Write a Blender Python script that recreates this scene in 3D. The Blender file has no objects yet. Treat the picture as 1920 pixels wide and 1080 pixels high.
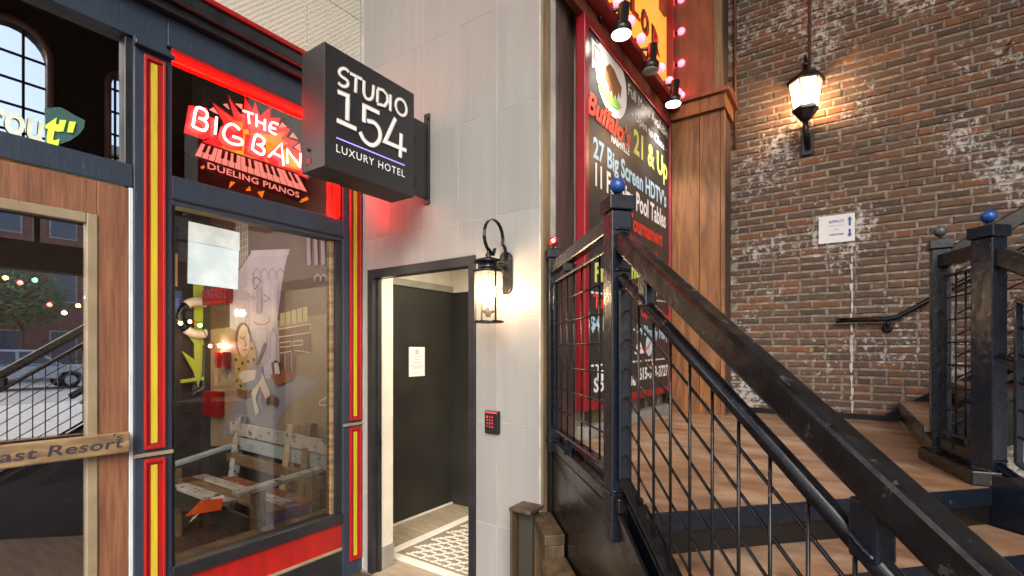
import bpy, bmesh, math, random
from mathutils import Vector, Matrix
random.seed(7)
S = bpy.context.scene
COL = S.collection
R_ = math.radians
# ------------------------------------------------------------------ camera
FPX, CX, HY, EYE = 913.0, 960.0, 657.0, 1.58      # focal length in photo pixels, centre, horizon row, eye height
YAW = R_(34.6)
FW = Vector((-math.sin(YAW), math.cos(YAW), 0)); RT = Vector((math.cos(YAW), math.sin(YAW), 0))
cam = bpy.data.cameras.new('camera'); camo = bpy.data.objects.new('camera', cam); COL.objects.link(camo)
camo.location = (0, 0, EYE); camo.rotation_euler = (R_(90), 0, YAW)
cam.sensor_width = 36; cam.lens = FPX / 1920 * 36; cam.shift_y = (HY - 540) / 1920
cam.clip_start = 0.02; cam.clip_end = 2000
S.camera = camo
# ------------------------------------------------------------------ world, sun, exposure
SUN_EL, SUN_AZ = 36, 142          # azimuth clockwise from +Y
w = bpy.data.worlds.new('World'); S.world = w; w.use_nodes = True
nt = w.node_tree; bg = nt.nodes['Background']; sky = nt.nodes.new('ShaderNodeTexSky')
sky.sky_type = 'NISHITA'; sky.sun_disc = False; sky.sun_elevation = R_(SUN_EL); sky.sun_rotation = R_(SUN_AZ)
sky.air_density = 1.0; sky.dust_density = 4.0
nt.links.new(sky.outputs[0], bg.inputs[0]); bg.inputs[1].default_value = 0.15
sl = bpy.data.lights.new('sun', 'SUN'); so = bpy.data.objects.new('sun', sl); COL.objects.link(so)
sl.energy = 1.5; sl.angle = R_(40); sl.color = (1, .96, .9)
az, el = R_(SUN_AZ), R_(SUN_EL)
sd = Vector((math.sin(az) * math.cos(el), math.cos(az) * math.cos(el), math.sin(el)))
so.rotation_euler = sd.to_track_quat('Z', 'Y').to_euler(); so.location = sd * 30
S.view_settings.view_transform = 'Standard'; S.view_settings.look = 'None'
S.view_settings.exposure = 1.15; S.view_settings.gamma = 1
S.render.engine = 'CYCLES'
S.cycles.use_denoising = True
try: S.cycles.denoiser = 'OPENIMAGEDENOISE'
except Exception: pass
S.cycles.max_bounces = 6; S.cycles.diffuse_bounces = 3; S.cycles.transparent_max_bounces = 12
S.cycles.sample_clamp_indirect = 4.0; S.cycles.caustics_reflective = False; S.cycles.caustics_refractive = False

# ------------------------------------------------------------------ helpers
def ray(px, py): return FW + RT * ((px - CX) / FPX) + Vector((0, 0, (HY - py) / FPX))
def W(px, py, ax, val):
    d = ray(px, py); i = 'xyz'.index(ax); o = (0, 0, EYE)[i]
    t = (val - o) / d[i]
    return Vector((0, 0, EYE)) + d * t
def WR(px, py, X, xs=-2.93):           # point at x = X that the shop glass mirrors at this pixel
    d = ray(px, py); t = (xs + (xs - X)) / d.x
    p = Vector((0, 0, EYE)) + d * t; p.x = X
    return p
def U(p): return Vector((p[0], p[1], 0))
class MB:
    def __init__(s): s.v = []; s.f = []; s.sm = []
    def add(s, vs, fs, smooth=False):
        b = len(s.v); s.v += [tuple(v) for v in vs]
        for f in fs: s.f.append([b + i for i in f]); s.sm.append(smooth)
        return s
    def box(s, x0, x1, y0, y1, z0, z1):
        vs = [(x, y, z) for z in (z0, z1) for y in (y0, y1) for x in (x0, x1)]
        return s.add(vs, [(0, 2, 3, 1), (4, 5, 7, 6), (0, 1, 5, 4), (2, 6, 7, 3), (0, 4, 6, 2), (1, 3, 7, 5)])
    def obox(s, c, a, b, d):           # centre and three half-axis vectors
        c = Vector(c); a = Vector(a); b = Vector(b); d = Vector(d)
        vs = [c + a * i + b * j + d * k for k in (-1, 1) for j in (-1, 1) for i in (-1, 1)]
        return s.add(vs, [(0, 2, 3, 1), (4, 5, 7, 6), (0, 1, 5, 4), (2, 6, 7, 3), (0, 4, 6, 2), (1, 3, 7, 5)])
    def beam(s, p, q, wd, h, up=(0, 0, 1)):  # bar from p to q, width sideways, height along up-ish
        p = Vector(p); q = Vector(q); ax = (q - p); L = ax.length; ax.normalize()
        side = ax.cross(Vector(up)); 
        if side.length < 1e-4: side = ax.cross(Vector((1, 0, 0)))
        side.normalize(); u = side.cross(ax)
        return s.obox((p + q) / 2, ax * L / 2, side * wd / 2, u * h / 2)
    def prism(s, poly, vec):
        n = len(poly); vec = Vector(vec); vs = [Vector(p) for p in poly] + [Vector(p) + vec for p in poly]
        fs = [list(range(n))[::-1], list(range(n, 2 * n))] + [(i, (i + 1) % n, n + (i + 1) % n, n + i) for i in range(n)]
        return s.add(vs, fs)
    def tube(s, pts, r, n=8, closed=False):
        pts = [Vector(p) for p in pts]; m = len(pts); rings = []; prev = None
        rr = r if isinstance(r, (list, tuple)) else [r] * m
        for i, p in enumerate(pts):
            a = pts[i - 1] if (i > 0 or closed) else p; b = pts[(i + 1) % m] if (i < m - 1 or closed) else p
            t = (b - a).normalized()
            if prev is None:
                ref = Vector((0, 0, 1)) if abs(t.z) < .9 else Vector((1, 0, 0))
                u = t.cross(ref).normalized()
            else:
                u = (prev - t * prev.dot(t)); u = u.normalized() if u.length > 1e-5 else t.orthogonal().normalized()
            prev = u; v = t.cross(u)
            rings.append([p + (u * math.cos(2 * math.pi * k / n) + v * math.sin(2 * math.pi * k / n)) * rr[i] for k in range(n)])
        vs = [q for rg in rings for q in rg]; fs = []
        for i in range(m if closed else m - 1):
            j = (i + 1) % m
            for k in range(n): fs.append((i * n + k, i * n + (k + 1) % n, j * n + (k + 1) % n, j * n + k))
        s.add(vs, fs, True)
        if not closed:
            s.add(rings[0], [list(range(n))[::-1]]); s.add(rings[-1], [list(range(n))])
        return s
    def lathe(s, c, prof, n=20, ax=(0, 0, 1), ph=0, smooth=True):
        c = Vector(c); ax = Vector(ax).normalized(); u = ax.orthogonal().normalized(); v = ax.cross(u); vs = []
        if abs(ax.z) > .99: u = Vector((1, 0, 0)); v = ax.cross(u)
        for r, z in prof:
            for k in range(n):
                a = 2 * math.pi * k / n + ph
                vs.append(c + ax * z + (u * math.cos(a) + v * math.sin(a)) * max(r, 1e-5))
        fs = [(i * n + k, i * n + (k + 1) % n, (i + 1) * n + (k + 1) % n, (i + 1) * n + k) for i in range(len(prof) - 1) for k in range(n)]
        s.add(vs, fs, smooth)
        m = len(prof) - 1
        s.add(vs[:n], [list(range(n))[::-1]]); s.add(vs[m * n:], [list(range(n))])
        return s
    def sphere(s, c, r, n=14, sc=(1, 1, 1)):
        c = Vector(c); m = n // 2; vs = []; fs = []
        for i in range(m + 1):
            th = math.pi * i / m
            for k in range(n):
                a = 2 * math.pi * k / n
                vs.append(c + Vector((math.sin(th) * math.cos(a) * sc[0], math.sin(th) * math.sin(a) * sc[1], math.cos(th) * sc[2])) * r)
        for i in range(m):
            for k in range(n): fs.append((i * n + k, i * n + (k + 1) % n, (i + 1) * n + (k + 1) % n, (i + 1) * n + k))
        return s.add(vs, fs, True)
    def ribbon(s, pts, wd, nrm, th, closed=False):
        pts = [Vector(p) for p in pts]; nrm = Vector(nrm).normalized(); m = len(pts); L = []; Rr = []
        for i, p in enumerate(pts):
            a = pts[i - 1] if (i > 0 or closed) else None; b = pts[(i + 1) % m] if (i < m - 1 or closed) else None
            d1 = (p - a).normalized() if a else None; d2 = (b - p).normalized() if b else None
            if d1 is None: d1 = d2
            if d2 is None: d2 = d1
            n1 = nrm.cross(d1); n2 = nrm.cross(d2); h = n1 + n2
            h = h.normalized() if h.length > 1e-4 else n1
            k = min(1 / max(h.dot(n1), .35), 2.2)
            L.append(p + h * wd / 2 * k); Rr.append(p - h * wd / 2 * k)
        for i in range(m if closed else m - 1):
            j = (i + 1) % m
            q = [L[i], Rr[i], Rr[j], L[j]]
            s.add(q + [x + nrm * th for x in q], [(4, 5, 6, 7), (0, 1, 5, 4), (1, 2, 6, 5), (2, 3, 7, 6), (3, 0, 4, 7)])
        return s
    def mesh(s, name):
        me = bpy.data.meshes.new(name); me.from_pydata(s.v, [], s.f)
        me.polygons.foreach_set('use_smooth', s.sm)
        bm = bmesh.new(); bm.from_mesh(me); bmesh.ops.remove_doubles(bm, verts=bm.verts, dist=1e-6)
        bmesh.ops.recalc_face_normals(bm, faces=bm.faces); bm.to_mesh(me); bm.free()
        return me
def world_of(o):
    return world_of(o.parent) @ o.matrix_parent_inverse @ o.matrix_basis if o.parent else o.matrix_basis.copy()
def setparent(o, p):
    if p is not None:
        o.parent = p; o.matrix_parent_inverse = world_of(p).inverted()
def part(name, mb, mat, parent, bevel=0, label=None):
    me = mb.mesh(name) if isinstance(mb, MB) else mb
    o = bpy.data.objects.new(name, me); COL.objects.link(o)
    if not me.materials: me.materials.append(mat)
    setparent(o, parent)
    if bevel:
        m = o.modifiers.new('bevel', 'BEVEL'); m.width = bevel; m.segments = 2; m.limit_method = 'ANGLE'; m.angle_limit = R_(40)
    if label: o['label'] = label
    return o
def thing(name, label, cat, loc, group=None):
    o = bpy.data.objects.new(name, None); COL.objects.link(o); o.location = loc; o.empty_display_size = .1
    o['label'] = label; o['category'] = cat
    if group: o['group'] = group
    return o
def single(name, mb, mat, label, cat, group=None, bevel=0):
    o = part(name, mb, mat, None, bevel); o['label'] = label; o['category'] = cat
    if group: o['group'] = group
    return o
def struct(name, mb, mat):
    o = part(name, mb, mat, None); o['kind'] = 'structure'; return o
def text(name, body, o0, u, v, width, height, mat, parent, th=.002, shear=0, spacing=1.0, bold=0):
    cu = bpy.data.curves.new('t', 'FONT'); cu.body = body; cu.size = 1; cu.shear = shear; cu.space_character = spacing; cu.offset = bold
    cu.resolution_u = 3
    ob = bpy.data.objects.new('t', cu); COL.objects.link(ob)
    bpy.context.view_layer.update()
    dg = bpy.context.evaluated_depsgraph_get(); me = bpy.data.meshes.new_from_object(ob.evaluated_get(dg))
    bpy.data.objects.remove(ob); bpy.data.curves.remove(cu)
    xs = [q.co.x for q in me.vertices]; ys = [q.co.y for q in me.vertices]
    x0, x1 = min(xs), max(xs); capH = .7
    u = Vector(u); v = Vector(v); n = u.cross(v).normalized(); o0 = Vector(o0)
    sx = width / (x1 - x0) if width else height / capH
    sy = height / capH if height else sx
    for q in me.vertices: q.co = o0 + u * ((q.co.x - x0) * sx) + v * (q.co.y * sy) + n * (q.co.z + th)
    me.materials.clear(); me.name = name
    if ' ' not in body: return part(name, me, mat, parent)
    # one mesh per word: islands are gathered wherever the gap along the line is wider than between letters
    bm = bmesh.new(); bm.from_mesh(me); seen = set(); isl = []
    for f0 in bm.faces:
        if f0.index in seen: continue
        stack = [f0]; seen.add(f0.index); fs = []
        while stack:
            f = stack.pop(); fs.append(f)
            for ed in f.edges:
                for g in ed.link_faces:
                    if g.index not in seen: seen.add(g.index); stack.append(g)
        us = [(v.co - o0).dot(u) / u.length / sx for f in fs for v in f.verts]; isl.append((min(us), max(us), fs))
    isl.sort(key=lambda t: t[0]); words = []; end = None
    for a, b, fs in isl:
        if end is None or a - end > .17: words.append([]); end = b
        words[-1] += fs; end = max(end, b)
    for wf in words:
        mb = MB(); ix = {}
        for f in wf:
            for v in f.verts:
                if v.index not in ix: ix[v.index] = len(mb.v); mb.v.append(tuple(v.co))
            mb.f.append([ix[v.index] for v in f.verts]); mb.sm.append(False)
        m2 = bpy.data.meshes.new(name); m2.from_pydata(mb.v, [], mb.f); last = part(name, m2, mat, parent)
    bm.free()
    return last

# ------------------------------------------------------------------ materials
def new_mat(name):
    m = bpy.data.materials.new(name); m.use_nodes = True; n = m.node_tree
    return m, n, n.nodes['Principled BSDF']
def N(n, t, **k):
    o = n.nodes.new(t)
    for a, b in k.items():
        if a.startswith('i_'):
            key = a[2:]; key = int(key) if key.isdigit() else key.replace('_', ' ')
            o.inputs[key].default_value = b
        else: setattr(o, a, b)
    return o
def rgb(c): return (c[0], c[1], c[2], 1)
def mat(name, col, rough=.5, metal=0, col2=None, scale=8, stretch=(1, 1, 1), bump=0, bscale=40, detail=6, var=0, rvar=.15, lo=.35, hi=.65, coat=0, spec=None, bstretch=None, wear=None, wlo=.62, whi=.68, wscale=14, dist=0):
    m, n, p = new_mat(name); L = n.links.new
    p.inputs['Roughness'].default_value = rough; p.inputs['Metallic'].default_value = metal
    p.inputs['Coat Weight'].default_value = coat
    if spec is not None: p.inputs['Specular IOR Level'].default_value = spec
    geo = N(n, 'ShaderNodeNewGeometry'); mp = N(n, 'ShaderNodeMapping'); L(geo.outputs['Position'], mp.inputs[0])
    mp.inputs['Scale'].default_value = stretch
    oi = N(n, 'ShaderNodeObjectInfo')
    add = N(n, 'ShaderNodeVectorMath', operation='MULTIPLY_ADD')
    L(oi.outputs['Random'], add.inputs[0]); add.inputs[1].default_value = (13 * (var > 0), 7 * (var > 0), 11 * (var > 0)); L(mp.outputs[0], add.inputs[2])
    nz = N(n, 'ShaderNodeTexNoise', i_Scale=scale, i_Detail=detail, i_Distortion=dist); L(add.outputs[0], nz.inputs['Vector'])
    c2 = col2 if col2 else tuple(x * .7 for x in col)
    rp = N(n, 'ShaderNodeValToRGB'); rp.color_ramp.elements[0].position = lo; rp.color_ramp.elements[1].position = hi
    rp.color_ramp.elements[0].color = rgb(col); rp.color_ramp.elements[1].color = rgb(c2)
    L(nz.outputs[0], rp.inputs[0]); out = rp.outputs[0]
    if var:
        hs = N(n, 'ShaderNodeHueSaturation'); mr = N(n, 'ShaderNodeMapRange', i_3=1 - var, i_4=1 + var)
        L(oi.outputs['Random'], mr.inputs[0]); L(mr.outputs[0], hs.inputs['Value']); L(out, hs.inputs['Color']); out = hs.outputs[0]
    if wear:
        wn = N(n, 'ShaderNodeTexNoise', i_Scale=wscale, i_Detail=9, i_Roughness=.7); L(mp.outputs[0], wn.inputs['Vector'])
        wr = N(n, 'ShaderNodeMapRange', i_1=wlo, i_2=whi); L(wn.outputs[0], wr.inputs[0])
        mx = N(n, 'ShaderNodeMix', data_type='RGBA'); L(wr.outputs[0], mx.inputs[0]); L(out, mx.inputs[6]); mx.inputs[7].default_value = rgb(wear); out = mx.outputs[2]
    L(out, p.inputs['Base Color'])
    if rvar:
        rr = N(n, 'ShaderNodeMapRange', i_3=max(rough - rvar, .03), i_4=min(rough + rvar, 1)); L(nz.outputs[0], rr.inputs[0]); L(rr.outputs[0], p.inputs['Roughness'])
    if bump:
        b = N(n, 'ShaderNodeBump', i_Strength=min(bump, 1), i_Distance=.004); bn = N(n, 'ShaderNodeTexNoise', i_Scale=bscale, i_Detail=5)
        if bstretch:
            m2 = N(n, 'ShaderNodeMapping'); m2.inputs['Scale'].default_value = bstretch; L(geo.outputs['Position'], m2.inputs[0]); L(m2.outputs[0], bn.inputs['Vector'])
        else: L(mp.outputs[0], bn.inputs['Vector'])
        L(bn.outputs[0], b.inputs['Height']); L(b.outputs[0], p.inputs['Normal'])
    return m
def emis(name, col, st, base=(.8, .8, .8)):
    m, n, p = new_mat(name)
    if st < 3: m.cycles.emission_sampling = 'NONE'
    p.inputs['Base Color'].default_value = rgb(base); p.inputs['Emission Color'].default_value = rgb(col); p.inputs['Emission Strength'].default_value = st
    p.inputs['Roughness'].default_value = .3
    return m
def glass(name, refl, tint=(1, 1, 1), rough=.0):
    m, n, p = new_mat(name); L = n.links.new; n.nodes.remove(p)
    tr = N(n, 'ShaderNodeBsdfTransparent'); tr.inputs[0].default_value = rgb(tint)
    gl = N(n, 'ShaderNodeBsdfGlossy'); gl.inputs['Roughness'].default_value = rough; gl.inputs[0].default_value = (1, 1, 1, 1)
    lw = N(n, 'ShaderNodeFresnel', i_IOR=1.45); mr = N(n, 'ShaderNodeMapRange', i_1=.03, i_2=1, i_3=refl, i_4=1); L(lw.outputs[0], mr.inputs[0])
    mx = N(n, 'ShaderNodeMixShader'); L(mr.outputs[0], mx.inputs[0]); L(tr.outputs[0], mx.inputs[1]); L(gl.outputs[0], mx.inputs[2])
    L(mx.outputs[0], n.nodes['Material Output'].inputs[0])
    return m
M = {}
M['navy'] = mat('navy_paint', (.028, .042, .068), .42, col2=(.02, .03, .05), scale=5, stretch=(1, 2, .6), bump=.4, bscale=30, wear=(.11, .12, .14), wlo=.62, whi=.72, wscale=22)
M['black_trim'] = mat('black_trim', (.012, .013, .017), .35, col2=(.02, .02, .024), bump=.15, wear=(.2, .2, .2), wlo=.72, whi=.75)
M['red'] = mat('red_paint', (.36, .012, .01), .38, col2=(.27, .01, .01), scale=6, stretch=(1, 3, .5), bump=.3, bscale=45, wear=(.07, .015, .015), wlo=.60, whi=.74, wscale=18)
M['yellow'] = mat('yellow_paint', (.55, .46, .03), .45, col2=(.44, .36, .03), scale=9, stretch=(1, 3, .4), bump=.25, wear=(.22, .16, .05), wlo=.60, whi=.72, wscale=20)
M['white_jamb'] = mat('white_jamb', (.6, .64, .7), .5, col2=(.5, .54, .6))
M['door_wood'] = mat('door_wood', (.25, .115, .065), .45, col2=(.12, .05, .028), scale=13, stretch=(1, 5, .3), detail=10, bump=.3, bscale=60, lo=.3, hi=.7)
M['door_trim'] = mat('door_trim', (.27, .22, .15), .5, col2=(.2, .16, .1), scale=7, bump=.2, wear=(.09, .09, .1), wlo=.66, whi=.7)
M['plank'] = mat('raw_plank', (.29, .195, .10), .6, col2=(.11, .072, .04), scale=7, stretch=(1, .7, 5), bump=.4, bscale=50)
M['ink'] = mat('marker_ink', (.035, .035, .05), .6, rvar=0)
M['tile'] = mat('grey_porcelain', (.29, .289, .282), .36, col2=(.266, .266, .261), scale=3, stretch=(6, 6, .35), detail=8, var=.06, bump=.05, bscale=90)
M['grout'] = mat('grout', (.45, .45, .44), .8)
M['metal_black'] = mat('black_gloss_steel', (.005, .005, .0056), .26, spec=.32, col2=(.010, .010, .012), scale=20, bump=.35, bscale=24, rvar=.12, wear=(.06, .05, .045), wlo=.60, whi=.66, wscale=32)
M['metal_navy'] = mat('blue_black_steel', (.006, .009, .017), .27, spec=.38, col2=(.006, .008, .014), scale=14, bump=.45, bscale=34, rvar=.14, wear=(.10, .11, .14), wlo=.66, whi=.72, wscale=26)
M['plate'] = mat('dark_side_plate', (.009, .008, .0078), .24, col2=(.006, .0056, .0056), spec=.4, scale=6, bump=.12, wear=(.12, .1, .08), wlo=.72, whi=.76)
M['plywood'] = mat('varnished_plywood', (.27, .15, .082), .40, col2=(.14, .078, .045), scale=2.6, dist=1.6, stretch=(.8, 1.6, 1), detail=14, bump=.2, bscale=60, lo=.36, hi=.64, wear=(.38, .27, .19), wlo=.46, whi=.66, wscale=3.4)
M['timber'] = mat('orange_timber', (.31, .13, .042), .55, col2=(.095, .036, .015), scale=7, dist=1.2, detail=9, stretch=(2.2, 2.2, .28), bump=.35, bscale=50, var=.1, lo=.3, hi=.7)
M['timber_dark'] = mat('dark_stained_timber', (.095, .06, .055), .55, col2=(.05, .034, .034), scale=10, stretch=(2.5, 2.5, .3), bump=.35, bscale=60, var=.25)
M['timber_olive'] = mat('weathered_timber', (.22, .16, .085), .6, col2=(.12, .095, .06), scale=9, stretch=(2.5, 2.5, .3), bump=.35, var=.2)
M['timber_grey'] = mat('greyed_timber', (.30, .25, .19), .6, col2=(.18, .14, .1), scale=9, stretch=(2.5, 2.5, .3), bump=.4, var=.2)
M['crate'] = mat('rustic_crate_timber', (.10, .064, .032), .55, col2=(.036, .024, .015), scale=8, stretch=(3, 3, .5), bump=.4, var=.2)
M['crate_dark'] = mat('near_black_timber', (.03, .03, .02), .7, col2=(.03, .03, .022), scale=8, bump=.3)  # even near-black tone for post face, box backs and bench apron
M['board'] = mat('chalk_black', (.022, .022, .025), .42, col2=(.03, .029, .03), scale=5, bump=.06)
M['red_frame'] = mat('red_sign_frame', (.26, .008, .018), .35, col2=(.2, .007, .013), bump=.15, wear=(.5, .3, .3), wlo=.72, whi=.75)
M['white_vinyl'] = mat('white_vinyl', (.82, .83, .86), .5, rvar=0, col2=(.8, .8, .83))
M['blue_vinyl'] = mat('pale_blue_vinyl', (.42, .66, .85), .5, rvar=0, col2=(.4, .62, .82))
M['lime_vinyl'] = mat('pale_lime_vinyl', (.62, .74, .18), .5, rvar=0, col2=(.6, .7, .18))
M['red_vinyl'] = mat('red_vinyl', (.72, .04, .02), .5, rvar=0, col2=(.68, .04, .02))
M['green_vinyl'] = mat('green_vinyl', (.28, .62, .12), .5, rvar=0)
M['brown_vinyl'] = mat('brown_vinyl', (.24, .11, .045), .5, rvar=0)
M['blue_mid'] = mat('blue_vinyl', (.03, .1, .5), .5, rvar=0)
M['marquee'] = emis('marquee_yellow', (1, .46, .06), .34, (.75, .40, .05))  # slight self-glow stands in for the bulbs' light on the panel
M['marquee_letter'] = mat('marquee_letter', (.62, .05, .012), .4, rvar=0)
M['marquee_line'] = mat('marquee_outline', (.03, .02, .015), .4, rvar=0)
M['red_panel'] = mat('stained_panel', (.22, .07, .035), .5, col2=(.13, .035, .02), scale=7, stretch=(2, 2, .5), bump=.2)
M['rust'] = mat('rusty_pipe', (.16, .055, .03), .6, col2=(.09, .04, .03), scale=20)
M['glass_door'] = glass('door_glass', .62, (.8, .8, .8))
M['glass_transom'] = glass('transom_glass', .72, (.85, .87, .9))
M['glass_win'] = glass('shop_window_glass', .07, (.95, .95, .94))
M['glass_neon'] = glass('neon_transom_glass', .08, (.9, .9, .9))
M['glass_lamp'], n, p = new_mat('lantern_glass')
n.nodes.remove(p); _a = N(n, 'ShaderNodeBsdfTransparent'); _b = N(n, 'ShaderNodeBsdfTranslucent'); _g = N(n, 'ShaderNodeBsdfGlossy'); _g.inputs['Roughness'].default_value = .03; _m = N(n, 'ShaderNodeMixShader', i_0=.07); _m2 = N(n, 'ShaderNodeMixShader', i_0=.06)
n.links.new(_a.outputs[0], _m.inputs[1]); n.links.new(_b.outputs[0], _m.inputs[2]); n.links.new(_m.outputs[0], _m2.inputs[1]); n.links.new(_g.outputs[0], _m2.inputs[2]); n.links.new(_m2.outputs[0], n.nodes['Material Output'].inputs[0])
M['neon_white'] = emis('neon_tube', (1, .33, .27), 7)
M['neon_red'] = emis('red_led_strip', (1, .0003, .00015), 22, (.25, 0, 0))
M['neon_bulb'] = emis('marquee_bulb', (1, .026, .045), 8.0, (.9, .5, .5))
M['warm_bulb'] = emis('warm_bulb', (1, .66, .36), 170)
M['warm_bulb2'] = emis('brick_lantern_bulb', (1, .60, .30), 400)
M['spot_face'] = emis('spot_face', (1, .88, .74), 8)
M['spot_off'] = mat('spot_glass', (.35, .34, .36), .2, rvar=0)
M['panel_light'] = emis('ceiling_panel', (1, .86, .66), 46)
M['white_letter'] = emis('sign_letter_face', (.86, .88, 1), .10, (.7, .71, .74))
M['letter_edge'] = mat('sign_letter_edge', (.6, .58, .52), .4)
M['violet_led'] = emis('violet_line', (.25, .18, .9), 1.0, (.2, .15, .5))
M['sign_box'] = mat('black_sign_box', (.014, .014, .017), .42, col2=(.018, .018, .021), scale=4, bump=.1, bscale=120)
M['paper'] = mat('paper', (.78, .79, .82), .6, rvar=0, col2=(.75, .76, .8))
M['paper_blue'] = mat('paper_back', (.66, .78, .85), .6, rvar=0, col2=(.5, .63, .72))
M['tape'] = mat('tape', (.66, .76, .8), .3, rvar=0)
M['print'] = mat('print_ink', (.12, .12, .16), .6, rvar=0)
M['print_blue'] = mat('print_blue', (.06, .1, .42), .6, rvar=0)
M['print_red'] = mat('print_red', (.6, .08, .04), .6, rvar=0)
M['ball_blue'] = mat('blue_ball', (.012, .06, .26), .32, rvar=.05, col2=(.01, .05, .22), bump=.1, wear=(.1, .15, .3), wlo=.68, whi=.72)
M['ball_red'] = mat('red_ball', (.42, .02, .015), .25, rvar=.05)
M['ball_grey'] = mat('grey_ball', (.07, .075, .085), .35, rvar=.05)
M['keypad'] = mat('keypad_black', (.008, .008, .01), .35)
M['key_red'] = emis('keypad_digits', (1, .05, .04), .9, (.3, .02, .02))
M['dark_door'] = mat('black_steel_door', (.020, .019, .017), .45, col2=(.027, .026, .022), scale=3, bump=.08, spec=.4)
M['plaster'] = mat('pale_plaster', (.62, .58, .5), .6, col2=(.55, .51, .43), scale=6, bump=.1)
M['base_tile'] = mat('skirting_tile', (.26, .25, .22), .4, col2=(.2, .19, .17))
M['floor_plank'] = mat('wood_look_tile', (.36, .30, .22), .42, col2=(.27, .22, .16), scale=8, stretch=(.7, 4, 1), bump=.1, var=.12)
M['white_tile'] = mat('white_border_tile', (.74, .7, .63), .35, col2=(.68, .64, .57), var=.04)
M['taupe_tile'] = mat('taupe_tile', (.25, .21, .16), .45, col2=(.2, .17, .13))
M['asphalt'] = mat('road_concrete', (.28, .28, .285), .8, col2=(.22, .22, .225), scale=30, bump=.3)
M['pavement'] = mat('pavement', (.26, .255, .25), .7, col2=(.2, .2, .195), scale=6, bump=.2)
M['bar_floor'] = mat('bar_floor_wood', (.09, .05, .03), .3, col2=(.045, .026, .018), scale=7, stretch=(.5, 5, 1), var=.25)
M['bar_wall'] = mat('bar_wall', (.045, .042, .05), .6, col2=(.03, .028, .034))
M['bar_ceiling'] = mat('bar_ceiling', (.02, .02, .022), .8)
M['facade'] = mat('dark_facade', (.02, .015, .014), .8, col2=(.012, .01, .01), scale=6, spec=.1)
M['arch_trim'] = mat('arch_trim', (.10, .05, .045), .5)

# embossed beige panels
def emboss():
    m, n, p = new_mat('embossed_panel'); L = n.links.new
    p.inputs['Roughness'].default_value = .35
    geo = N(n, 'ShaderNodeNewGeometry'); sp = N(n, 'ShaderNodeSeparateXYZ'); L(geo.outputs['Position'], sp.inputs[0])
    def mul(a, k):
        o = N(n, 'ShaderNodeMath', operation='MULTIPLY'); L(a, o.inputs[0]); o.inputs[1].default_value = k; return o.outputs[0]
    def sin(a):
        o = N(n, 'ShaderNodeMath', operation='SINE'); L(a, o.inputs[0]); return o.outputs[0]
    a = sin(mul(sp.outputs[1], 190)); b = sin(mul(sp.outputs[2], 190))
    o = N(n, 'ShaderNodeMath', operation='MULTIPLY'); L(a, o.inputs[0]); L(b, o.inputs[1])
    bp = N(n, 'ShaderNodeBump', i_Strength=.35, i_Distance=.003); L(o.outputs[0], bp.inputs['Height']); L(bp.outputs[0], p.inputs['Normal'])
    nz = N(n, 'ShaderNodeTexNoise', i_Scale=4); L(geo.outputs['Position'], nz.inputs['Vector'])
    rp = N(n, 'ShaderNodeValToRGB'); rp.color_ramp.elements[0].color = (.50, .48, .42, 1); rp.color_ramp.elements[1].color = (.58, .56, .5, 1)
    L(nz.outputs[0], rp.inputs[0]); L(rp.outputs[0], p.inputs['Base Color'])
    return m
M['emboss'] = emboss()
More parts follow.
